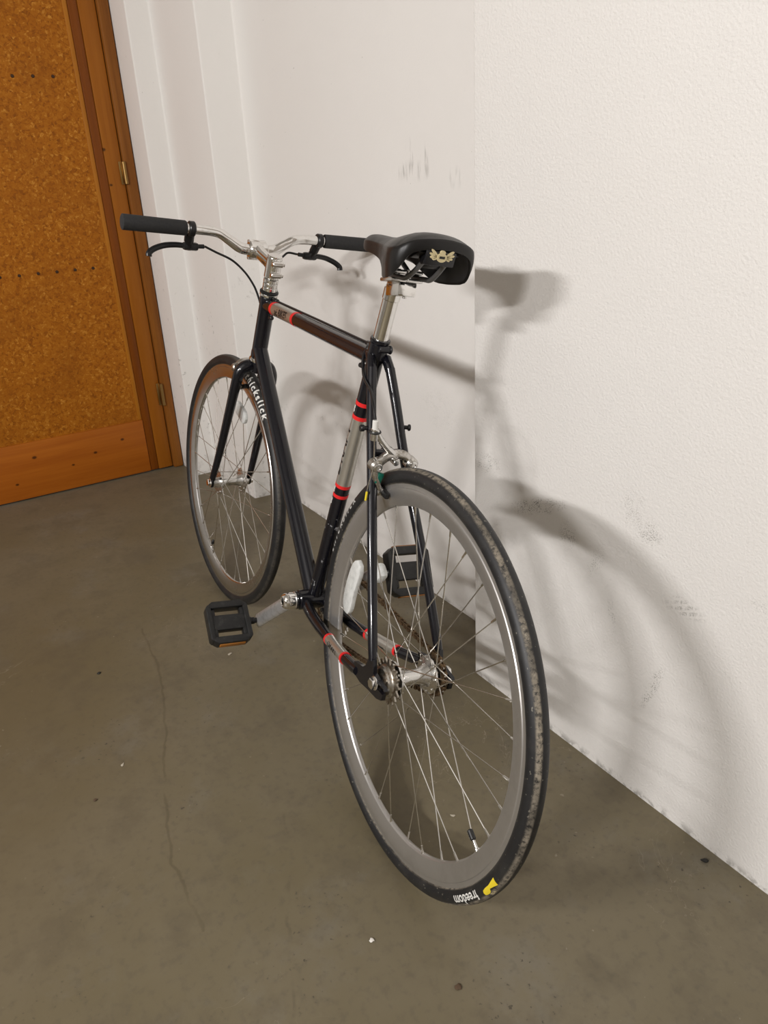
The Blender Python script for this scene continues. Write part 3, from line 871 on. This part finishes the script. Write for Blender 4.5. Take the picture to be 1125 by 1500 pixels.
# axles and nuts
for rim, hwid, dy in ((rear, 0.0725, 0.0645), (front, 0.0620, 0.0555)):
    b_ = B(); cyl(b_, (0, -hwid, 0), (0, hwid, 0), 0.0047, 14, 0.001)
    obj('axle', b_, M['chrome'], rim)
    for s in (1, -1):
        b_ = B()
        cyl(b_, (0, s*dy, 0), (0, s*(dy+0.002), 0), 0.0115, 20, 0.0006)
        hexnut(b_, (0, s*(dy+0.002), 0), (0, s*(dy+0.0085), 0), 0.0092)
        obj('axle_nut', b_, M['chrome'], rim, None, 'chrome axle nut')

def sprocket(bm_, teeth, y, w, r_in, pitch=0.0127):
    rp = pitch/2/math.sin(PI/teeth)
    ro, ri = rp+0.0038, rp-0.0042
    pts = []
    for k in range(teeth):
        a = 2*PI*k/teeth
        for da, rr in ((-0.36, ri), (-0.14, ro-0.0012), (0.0, ro), (0.14, ro-0.0012), (0.36, ri), (0.5, ri-0.0008)):
            pts.append((rr, a+da*2*PI/teeth))
    n_ = len(pts)
    V = lambda r, a, h: bm_.verts.new((r*math.cos(a), h, r*math.sin(a)))
    o0 = [V(r, a, y-w/2) for r, a in pts]; o1 = [V(r, a, y+w/2) for r, a in pts]
    i0 = [V(r_in, a, y-w/2) for r, a in pts]; i1 = [V(r_in, a, y+w/2) for r, a in pts]
    for k in range(n_):
        j = (k+1) % n_
        bm_.faces.new((o0[k], o0[j], o1[j], o1[k])); bm_.faces.new((i0[k], i1[k], i1[j], i0[j]))
        bm_.faces.new((o0[k], i0[k], i0[j], o0[j])); bm_.faces.new((o1[k], o1[j], i1[j], i1[k]))
    return rp
# unused freewheel on the left, driven cog on the right
b_ = B(); sprocket(b_, 17, 0.0415, 0.0032, 0.020)
fw = obj('freewheel', b_, M['cogsteel'], rear, None, 'toothed freewheel on the left side')
b_ = B(); lathe(b_, [(0.021, 0.036), (0.0275, 0.037), (0.0275, 0.0455), (0.0262, 0.0465), (0.0250, 0.0505), (0.0215, 0.0525), (0.0205, 0.0500), (0.013, 0.0500), (0.0125, 0.0535), (0.007, 0.0535)], 'y', 36)
obj('freewheel_body', b_, M['brass'] if False else M['cogsteel'], rear)
CHY = -0.0435
b_ = B(); COGR = sprocket(b_, 16, CHY, 0.0030, 0.017)
obj('cog', b_, M['cogsteel'], rear)
b_ = B(); lathe(b_, [(0.017, -0.040), (0.0215, -0.041), (0.0215, -0.047), (0.018, -0.052), (0.008, -0.053)], 'y', 30)
obj('lockring', b_, M['lever'], rear)

# spoke reflectors
def reflector(rim, th_mid, span, r0, r1, y, name='reflector'):
    b_ = B()
    out = []
    a0, a1 = math.radians(th_mid-span/2), math.radians(th_mid+span/2)
    N = 14
    for k in range(N+1):
        f = k/N; a = a0+(a1-a0)*f
        e = 0.011*(abs(2*f-1)**6)
        out.append((a, r1-e))
    for k in range(N, -1, -1):
        f = k/N; a = a0+(a1-a0)*f
        e = 0.011*(abs(2*f-1)**6)
        out.append((a, r0+e))
    prism(b_, [(r*math.cos(a), r*math.sin(a)) for a, r in out], y-0.004, y+0.005, 0.0018)
    return obj(name, b_, M['reflect'], rim, None, 'clear spoke reflector')
reflector(rear, 15, 29, 0.214, 0.250, 0.009)
reflector(front, 111, 19, 0.208, 0.243, 0.008)
a = math.radians(37); d = Vector((math.cos(a), 0, math.sin(a)))
b_ = B(); box(b_, d*0.192+Vector((0, -0.004, 0)), (0.030, 0.020, 0.030), 0.008, Matrix.Rotation(-a, 3, 'Y'))
obj('reflector_clip', b_, M['reflect'], rear)

# ------------------------------------------------------------------ crankset
CR = Vector((0.125, 0, -0.105))
PA_L = BB+CR; PA_R = BB-CR
bm = B()
T_ = 44
b2 = B(); CRR = sprocket(b2, T_, 0, 0.0032, 0.0740)
for v in b2.verts: v.co += Vector((BB.x, CHY, BB.z))
merge(bm, b2)
crank = obj('crankset', bm, M['dirty'], bike, None, 'chainring and silver cranks')
b_ = B()
for k in range(5):
    a = 2*PI*k/5+0.4
    d = Vector((math.cos(a), 0, math.sin(a)))
    tube(b_, [BB+Vector((0, CHY-0.008, 0)), BB+d*0.045+Vector((0, CHY-0.005, 0)), BB+d*0.074+Vector((0, CHY-0.002, 0))], [0.012, 0.009, 0.007], 10, flat=0.5)
    cyl(b_, BB+d*0.072+Vector((0, CHY-0.006, 0)), BB+d*0.072+Vector((0, CHY+0.004, 0)), 0.005, 10, 0.001)
obj('spider', b_, M['lever'], crank)
for s, end, mt in ((1, PA_L, 'arm'), (-1, PA_R, 'arm')):
    d = (end-BB).normalized()
    b_ = B()
    y0, y1 = s*0.052, s*0.066
    cp_ = spline([BB+Vector((0, y0, 0)), BB+d*0.03+Vector((0, s*0.055, 0)), BB+d*0.10+Vector((0, s*0.063, 0)), end+Vector((0, y1+s*0.004, 0)), end+d*0.012+Vector((0, y1+s*0.005, 0))], 6)
    tube(b_, cp_, [0.0078]*19+[0.0078, 0.0076, 0.0070, 0.0062, 0.0050, 0.003], 20, up=(0, 1, 0), flat=2.0)
    obj('crank_arm', b_, M[mt], crank)
    b_ = B()
    lathe(b_, [(0.0135, s*0.040), (0.0165, s*0.042), (0.0172, s*0.052), (0.0168, s*0.060), (0.0150, s*0.066), (0.0115, s*0.070), (0.0100, s*0.0705), (0.0095, s*0.0690), (0.0, s*0.0690)], 'y', 28, BB)
    obj('crank_boss', b_, M['chrome'], crank)
b_ = B(); cyl(b_, BB+Vector((0, 0.042, 0)), BB+Vector((0, 0.0455, 0)), 0.0180, 24, 0.001)
obj('bracket_ring', b_, M['satin'], crank)

# chain: links round cog and chainring
CGc, CRc = Vector((0, 0, R)), BB.copy()
D = CRc-CGc; dist = math.hypot(D.x, D.z); base = math.atan2(D.z, D.x)
al = math.asin((CRR-COGR)/dist)
path = []
def arc(c, r, a0, a1, n):
    for k in range(n): path.append(Vector((c.x+r*math.cos(a0+(a1-a0)*k/n), CHY, c.z+r*math.sin(a0+(a1-a0)*k/n))))
tu = base+PI/2+al; tl = base-PI/2-al
# upper run from cog to ring, round the ring's front, lower run back (slightly slack), round the cog's back
arc(CRc, CRR, tu, tl, 160)
e0 = Vector((CRc.x+CRR*math.cos(tl), CHY, CRc.z+CRR*math.sin(tl))); e1 = Vector((COGR*math.cos(tl), CHY, R+COGR*math.sin(tl)))
for k in range(120):
    t = k/120; q = e0.lerp(e1, t); q.z -= 0.012*4*t*(1-t); path.append(q)
arc(CGc, COGR, tl+2*PI, tu, 80)
f0 = Vector((COGR*math.cos(tu), CHY, R+COGR*math.sin(tu))); f1 = Vector((CRc.x+CRR*math.cos(tu), CHY, CRc.z+CRR*math.sin(tu)))
for k in range(120): path.append(f0.lerp(f1, k/120))
path.append(path[0].copy())
cum = [0.0]
for a, b in zip(path, path[1:]): cum.append(cum[-1]+(b-a).length)
NL = int(round(cum[-1]/0.0127/2))*2
pitch = cum[-1]/NL
pins = []
j = 0
for k in range(NL):
    s_ = k*pitch
    while cum[j+1] < s_: j += 1
    pins.append(path[j].lerp(path[j+1], (s_-cum[j])/(cum[j+1]-cum[j])))
def link_mesh(outer):
    b_ = B()
    oy = 0.0036 if outer else 0.0022
    for s in (1, -1):
        ol = []
        for k in range(7):
            a = PI/2+PI*k/6; ol.append((0.0043*math.cos(a), 0.0043*math.sin(a)))
        ol.append((pitch/2, -0.0030))
        for k in range(7):
            a = -PI/2+PI*k/6; ol.append((pitch+0.0043*math.cos(a), 0.0043*math.sin(a)))
        ol.append((pitch/2, 0.0030))
        prism(b_, ol, s*oy-0.0006, s*oy+0.0006)
    for x in (0, pitch):
        cyl(b_, (x, -oy-0.001, 0), (x, oy+0.001, 0), 0.0019 if outer else 0.0037, 8)
    return mesh_from(b_, 'link', M['chain'])
lm = [link_mesh(False), link_mesh(True)]
chain = None
for k in range(NL):
    a, b = pins[k], pins[(k+1) % NL]
    mt = Matrix.Translation(a) @ Matrix.Rotation(-math.atan2(b.z-a.z, b.x-a.x), 4, 'Y')
    if chain is None:
        chain = link('chain', lm[0], bike, mt); chain['label'] = 'rusty brown chain'; inv = mt.inverted()
    else: link('link', lm[k % 2], chain, inv @ mt)

# pedals
def pedal(end, s, tilt):
    b_ = B()
    L, Wd, T = 0.098, 0.092, 0.026      # fore-aft, width, thickness
    for x in (L/2-0.0075, -L/2+0.0075):
        q = 1 if x > 0 else -1
        ring_ = [(x-q*0.0085, -Wd/2+0.004), (x+q*0.001, -Wd/2+0.006), (x+q*0.0075, -Wd/2+0.015), (x+q*0.0075, Wd/2-0.015), (x+q*0.001, Wd/2-0.006), (x-q*0.0085, Wd/2-0.004)]
        prism(b_, ring_, -T/2, T/2, 0.0025, 'xy')
    box(b_, (0, 0, 0), (0.036, Wd-0.006, 0.020), 0.004)
    for y in (Wd/2-0.0055, -Wd/2+0.0055):
        prism(b_, [(-L/2+0.012, y-0.0055), (-L/2+0.006, y), (-L/2+0.012, y+0.0055 if False else y+0.0055), (L/2-0.012, y+0.0055), (L/2-0.006, y), (L/2-0.012, y-0.0055)], -T/2, T/2, 0.002, 'xy')
    for x in (-0.0215, 0.0215):
        for y in (-0.034, 0.034):
            box(b_, (x, y, 0), (0.022, 0.014, 0.018), 0.003)
    mt = Matrix.Translation(end+Vector((0, s*0.140, 0))) @ Matrix.Rotation(-tilt, 4, 'Y')
    o = obj('pedal', b_, M['plastic'], bike, mt, 'black plastic platform pedal')
    for x in (1, -1):
        b_ = B(); box(b_, (x*(L/2+0.0004), 0, 0), (0.004, 0.056, 0.013), 0.0012)
        obj('reflector', b_, M['amber'], o, None, 'amber reflector')
    b_ = B(); cyl(b_, (0, -s*0.046, 0), (0, -s*0.058, 0), 0.0078, 16, 0.001); cyl(b_, (0, -s*0.058, 0), (0, -s*0.072, 0), 0.0060, 16)
    cyl(b_, (0, -s*0.050, 0), (0, s*0.030, 0), 0.0098, 16, 0.001)
    obj('spindle', b_, M['lever'], o)
pedal(PA_L, 1, math.radians(38))
pedal(PA_R, -1, math.radians(58))

# ------------------------------------------------------------------ brake calipers
def caliper(mtx, name_label, pad_z):
    """dual-pivot caliper; local plane x=0, centre bolt at origin, tyre below; y left"""
    b_ = B()
    arm = spline([(-0.002, -0.031, 0.000), (0, -0.020, 0.011), (0, -0.003, 0.0155), (-0.001, 0.015, 0.011), (-0.002, 0.027, 0.002), (-0.003, 0.0335, -0.003)], 5)
    tube(b_, arm, 0.0085, 14, up=(1, 0, 0), flat=0.95)
    for y, z in ((-0.031, 0.0), (0.0335, -0.003)):
        cyl(b_, (0.007, y, z), (-0.012, y, z), 0.0112, 22, 0.003)
    cal = obj('brake_caliper', b_, M['dirty'], bike, mtx, name_label)
    b_ = B()
    tube(b_, spline([(0.002, -0.030, -0.004), (0.003, -0.036, -0.022), (0.002, -0.031, -0.040), (0, -0.024, pad_z)], 6), 0.0075, 12, flat=0.8)
    obj('caliper_arm', b_, M['dirty'], cal)
    b_ = B()
    tube(b_, spline([(-0.003, 0.0335, -0.003), (-0.006, 0.0330, -0.016), (-0.008, 0.0275, -0.032), (-0.009, 0.0215, pad_z-0.001)], 6), [0.0095]*4+[0.0088]*8+[0.0085]*7, 12, flat=0.75)
    cyl(b_, (-0.009, 0.015, pad_z-0.001), (-0.009, 0.029, pad_z-0.001), 0.0085, 16, 0.002)
    obj('caliper_arm', b_, M['dirty'], cal)
    b_ = B()
    tube(b_, spline([(0.0, -0.002, 0.012), (0.0, 0.016, 0.025), (0.0, 0.032, 0.041), (0, 0.044, 0.058)], 6), [0.0085]*6+[0.0075]*6+[0.0070]*7, 12, up=(1, 0, 0), flat=0.75)
    cyl(b_, (0.0, 0.043, 0.040), (0.0, 0.045, 0.060), 0.0068, 14, 0.001)
    obj('cable_arm', b_, M['satin'], cal)
    b_ = B(); cyl(b_, (0, 0.045, 0.059), (0, 0.047, 0.074), 0.0050, 14, 0.001)
    obj('cable_adjuster', b_, M['white'], cal)
    b_ = B(); cyl(b_, (0, 0.0445, 0.0530), (0, 0.0448, 0.0556), 0.0105, 18, 0.001)
    obj('adjuster_ring', b_, M['plastic'], cal)
    for y, z in ((-0.031, 0.0), (0.0335, -0.003)):
        b_ = B(); lathe(b_, [(0.0075, -0.011), (0.0075, -0.0150), (0.0062, -0.0160), (0.0040, -0.0160), (0.0036, -0.0140), (0.0, -0.0140)], 'x', 18, (0, y, z))
        obj('bolt', b_, M['satin'], cal)
    b_ = B(); cyl(b_, (-0.012, 0, 0.004), (0.024, 0, 0.004), 0.0055, 14, 0.001)
    obj('mounting_bolt', b_, M['satin'], cal)
    for s in (1, -1):
        b_ = B(); box(b_, (-0.008, s*0.0148, pad_z-0.001), (0.046, 0.0090, 0.0110), 0.003)
        obj('brake_pad', b_, M['plastic'], cal)
        b_ = B(); cyl(b_, (-0.009, s*0.020, pad_z-0.001), (-0.009, s*0.033, pad_z-0.001), 0.0058, 14, 0.001)
        obj('pad_bolt', b_, M['dirty'], cal)
    b_ = B(); tube(b_, [(0, 0.044, 0.050), (-0.002, 0.038, 0.010), (-0.004, 0.035, -0.030)], 0.0010, 6)
    obj('brake_wire', b_, M['spoke'], cal)
    return cal
th = math.radians(66)
rc_m = Matrix.Translation((0.149, 0, 0.654)) @ Matrix.Rotation(math.radians(-9), 4, 'Y')
rc = caliper(rc_m, 'silver rear brake caliper with a green patch', -0.046)
b_ = B(); box(b_, (-0.0115, 0.0270, -0.022), (0.008, 0.011, 0.019), 0.002, Matrix.Rotation(0.25, 3, 'X'))
obj('caliper_insert', b_, M['green'], rc, None, 'green insert')
fc_m = S4 @ Matrix.Translation((0.937, 0, 0.665)) @ Matrix.Rotation(PI, 4, 'Z') @ Matrix.Rotation(math.radians(-17), 4, 'Y')
caliper(fc_m, 'silver front brake caliper', -0.046)

# ------------------------------------------------------------------ seatpost and saddle
bm = B(); SP_T = ST_T+std*0.082
cyl(bm, ST_T-std*0.06, SP_T, 0.0136, 28, 0.001)
post = obj('seatpost', bm, M['polished'], bike, None, 'polished silver seatpost')
b_ = B()
hm = Matrix.Rotation(math.radians(6), 3, 'Y')
box(b_, (0.196, 0, 0.9245), (0.046, 0.032, 0.022), 0.003, hm)
cyl(b_, SP_T-std*0.010, SP_T+std*0.012, 0.0150, 24, 0.002)
obj('clamp_block', b_, M['polished'], post)
b_ = B(); box(b_, (0.198, 0, 0.9378), (0.042, 0.056, 0.006), 0.002, hm); box(b_, (0.198, 0, 0.9500), (0.040, 0.054, 0.006), 0.002, hm)
obj('clamp_plate', b_, M['satin'], post)
for x in (0.182, 0.214):
    b_ = B(); cyl(b_, (x, 0, 0.9120), (x-0.003, 0, 0.955), 0.0035, 12, 0.0005)
    obj('clamp_bolt', b_, M['satin'], post)

def lerp_table(tab, x):
    if x <= tab[0][0]: return tab[0][1]
    for (a, va), (b, vb) in zip(tab, tab[1:]):
        if x <= b:
            t = (x-a)/(b-a); t = t*t*(3-2*t) if False else t
            return va+(vb-va)*t
    return tab[-1][1]
WT = [(0.083, 0.0), (0.0835, 0.012), (0.086, 0.028), (0.091, 0.046), (0.097, 0.0580), (0.106, 0.0650), (0.119, 0.0680), (0.137, 0.0660), (0.157, 0.0595), (0.180, 0.0500), (0.205, 0.0385), (0.232, 0.0310), (0.262, 0.0262), (0.292, 0.0230), (0.312, 0.0185), (0.324, 0.0125), (0.3295, 0.006), (0.331, 0.0)]
ZC = [(0.083, 1.0085), (0.10, 1.0125), (0.13, 1.0120), (0.17, 1.0060), (0.21, 1.0010), (0.25, 1.0005), (0.29, 1.0030), (0.315, 1.0020), (0.331, 0.996)]
ZR = [(0.083, 1.0045), (0.091, 0.9990), (0.099, 0.9920), (0.110, 0.9860), (0.13, 0.9840), (0.158, 0.9850), (0.205, 0.9870), (0.26, 0.9900), (0.31, 0.9920), (0.331, 0.990)]
ZB = [(0.083, 0.9895), (0.088, 0.9868), (0.093, 0.9815), (0.098, 0.9735), (0.103, 0.9640), (0.109, 0.9550), (0.118, 0.9475), (0.132, 0.9430), (0.155, 0.9405), (0.176, 0.9405), (0.190, 0.9445), (0.207, 0.9555), (0.225, 0.9650), (0.26, 0.9715), (0.30, 0.9750), (0.331, 0.981)]
outl = [(x, w) for x, w in WT]
dense = []
for (xa, wa), (xb, wb) in zip(WT, WT[1:]):
    for k in range(3): dense.append((xa+(xb-xa)*k/3, wa+(wb-wa)*k/3))
dense.append(WT[-1])
dsm = []
for i, (x, w) in enumerate(dense):
    a = dense[max(i-1, 0)]; c = dense[min(i+1, len(dense)-1)]
    dsm.append(((a[0]+2*x+c[0])/4, (a[1]+2*w+c[1])/4) if 0 < i < len(dense)-1 else (x, w))
outline = [(x, w) for x, w in dsm] + [(x, -w) for x, w in dsm[::-1][1:-1]]
def sad_ring(kind, s):
    """one closed ring of points; s from spine (0) to rim (1)"""
    ring = []
    for x, y in outline:
        xm = min(max(x, 0.125), 0.305)
        zc, zr, zb = lerp_table(ZC, x), lerp_table(ZR, x), lerp_table(ZB, x)
        if kind == 'top':
            px, py = xm+(x-xm)*s, y*s
            zcm = lerp_table(ZC, px)
            z = zcm-(zcm-zr)*(s**2.6)
        elif kind == 'skirt':
            k = 1+0.03*math.sin(PI*s)-0.05*s
            px, py = 0.2+(x-0.2)*(1+0.012*math.sin(PI*s*0.8)), y*k
            z = zr+(zb-zr)*s
        else:
            inset = 0.007
            w = max(abs(y)-inset, 0)*(1 if y >= 0 else -1)
            x2 = min(max(x, 0.083+inset), 0.331-inset)
            px, py = xm+(x2-xm)*s, w*s
            zcm = lerp_table(ZC, px)-0.013
            zlo = zb+0.003
            z = zcm-(zcm-zlo)*(s**3.5)
        ring.append(Vector((px, py, z)))
    return ring
def sad_mesh(rings):
    b_ = B()
    vr = [[b_.verts.new(p) for p in r] for r in rings]
    n_ = len(outline)
    for a, b in zip(vr, vr[1:]):
        for k in range(n_): b_.faces.new((a[k], a[(k+1) % n_], b[(k+1) % n_], b[k]))
    bmesh.ops.remove_doubles(b_, verts=b_.verts, dist=0.0002)
    bmesh.ops.dissolve_degenerate(b_, dist=0.0001, edges=b_.edges)
    return b_
rings = [sad_ring('top', s) for s in (0.0, 0.2, 0.4, 0.55, 0.7, 0.82, 0.9, 0.96, 1.0)] + [sad_ring('skirt', s) for s in (0.2, 0.45, 0.7, 0.9, 1.0)] + [sad_ring('in', 1.0)]
saddle = obj('saddle', sad_mesh(rings), M['leather'], bike, Matrix.Translation((0.2, -0.0025, 0)) @ Matrix.Rotation(0.02, 4, 'Z') @ Matrix.Translation((-0.2, 0, 0)), 'black saddle with a winged badge', angle=75)
rings = [sad_ring('in', s) for s in (1.0, 0.97, 0.92, 0.85, 0.7, 0.5, 0.25, 0.0)]
obj('saddle_shell', sad_mesh(rings), M['shell'], saddle, None, 'glossy black underside', angle=75)
for s in (1, -1):
    b_ = B()
    tube(b_, spline([(0.100, 0.019*s, 0.981), (0.112, 0.0195*s, 0.9700), (0.130, 0.0205*s, 0.9560), (0.150, 0.0215*s, 0.9450), (0.168, 0.0220*s, 0.9440), (0.206, 0.0205*s, 0.9455), (0.226, 0.0170*s, 0.958), (0.250, 0.011*s, 0.976), (0.275, 0.007*s, 0.987)], 6), 0.0040, 12)
    obj('saddle_rail', b_, M['rail'], saddle, None, 'grey steel rail')
b_ = B(); box(b_, (0.114, 0, 0.984), (0.030, 0.070, 0.012), 0.003, Matrix.Rotation(math.radians(20), 3, 'Y'))
box(b_, (0.123, 0, 0.9665), (0.010, 0.036, 0.006), 0.002, Matrix.Rotation(math.radians(40), 3, 'Y'))
for s in (1, -1): box(b_, (0.108, s*0.019, 0.977), (0.018, 0.011, 0.014), 0.003, Matrix.Rotation(math.radians(40), 3, 'Y'))
obj('saddle_bridge', b_, M['shell'], saddle)
# winged badge on a tab under the rear edge
bt = Matrix.Translation((0.0845, 0.0050, 0.9805)) @ Matrix.Rotation(math.radians(-14), 4, 'Y')
b_ = B(); box(b_, (0.003, 0, -0.0035), (0.004, 0.050, 0.021), 0.0015, None)
for v in b_.verts: v.co = bt @ v.co
obj('badge_tab', b_, M['shell'], saddle)
b_ = B()
body = [(0.0085*math.cos(2*PI*k/16), -0.0010+0.0065*math.sin(2*PI*k/16)) for k in range(16)]
prism(b_, body, -0.0022, 0.0008, 0.0, 'yz')
prism(b_, [(0.0045*math.cos(2*PI*k/12), 0.0062+0.0032*math.sin(2*PI*k/12)) for k in range(12)], -0.0020, 0.0008, 0.0, 'yz')
for s in (1, -1):
    for k, (a, ln) in enumerate(((38, 0.0175), (16, 0.0165), (-6, 0.0140), (-28, 0.0105))):
        a = math.radians(a); d = (math.cos(a), math.sin(a)); nrm = (-d[1], d[0])
        o_ = (0.0050, -0.0015+0.0005*k)
        ol = []
        for t, w in ((0, 0.0013), (0.6, 0.0021), (0.9, 0.0014), (1.0, 0.0)):
            ol.append((o_[0]+d[0]*ln*t+nrm[0]*w, o_[1]+d[1]*ln*t+nrm[1]*w))
        for t, w in ((0.9, 0.0014), (0.6, 0.0021), (0, 0.0013)):
            ol.append((o_[0]+d[0]*ln*t-nrm[0]*w, o_[1]+d[1]*ln*t-nrm[1]*w))
        prism(b_, [(s*p[0], p[1]) for p in ol], -0.0014, 0.0008, 0.0, 'yz')
for v in b_.verts: v.co = bt @ v.co
badge = obj('badge', b_, M['cream'], saddle, None, 'cream winged badge')
b_ = text_bm('X', 0.0001) if False else B()
prism(b_, [(-0.0042, -0.0022), (0.0042, -0.0022), (0.0046, -0.0002), (0.0042, 0.0012), (-0.0042, 0.0012), (-0.0046, -0.0002)], -0.0026, -0.0020, 0.0, 'yz')
for v in b_.verts: v.co = bt @ v.co
obj('badge_mark', b_, M['ink'], saddle)

# ------------------------------------------------------------------ crumbs on the floor
def crumb(x, y, size, mat, label, seed, flat=0.45, el=1.5):
    rnd = random.Random(seed)
    b_ = B(); bmesh.ops.create_icosphere(b_, subdivisions=2, radius=1.0)
    a = rnd.random()*PI
    for v in b_.verts:
        k = 1+0.28*math.sin(v.co.x*3.1+seed)+0.2*math.cos(v.co.y*4.3+seed*2)
        p = Vector((v.co.x*size*el*k, v.co.y*size*k, v.co.z*size*flat))
        v.co = Matrix.Rotation(a, 3, 'Z') @ p
    zmin = min(v.co.z for v in b_.verts)
    for v in b_.verts: v.co.z -= zmin
    o = obj('crumb', b_, mat, None, Matrix.Translation((x, y, 0)), None, 60)
    o['label'] = label; o['category'] = 'debris'
crumb(-0.366, 0.561, 0.0032, plain('white_chip', (0.75, 0.72, 0.66, 1), 0.8), 'small white crumb on the bare floor, lowest in the photo', 1)
crumb(-0.500, 0.497, 0.0042, M['crumb_b'], 'brown flake on the floor near the bottom edge', 2, 0.3)
crumb(-0.556, 0.027, 0.0042, M['crumb_d'], 'dark pebble on the floor beside the base of the near wall', 3, 0.7)
crumb(-0.235, 0.3085, 0.0027, M['crumb_w'], 'pale chip on the floor seen through the rear wheel', 4, 0.3)
crumb(0.506, 0.442, 0.0034, M['crumb_w'], 'pale chip on the floor below and left of the near pedal', 5, 0.3)
crumb(0.260, 0.774, 0.0032, M['crumb_w'], 'pale flake on the floor left of the long crack', 6, 0.25)
crumb(0.190, 0.845, 0.0030, M['crumb_b'], 'small brown crumb on the floor left of the long crack', 7, 0.5)
crumb(0.620, 0.735, 0.0038, M['crumb_d'], 'dark fleck on the floor towards the door', 8, 0.4)
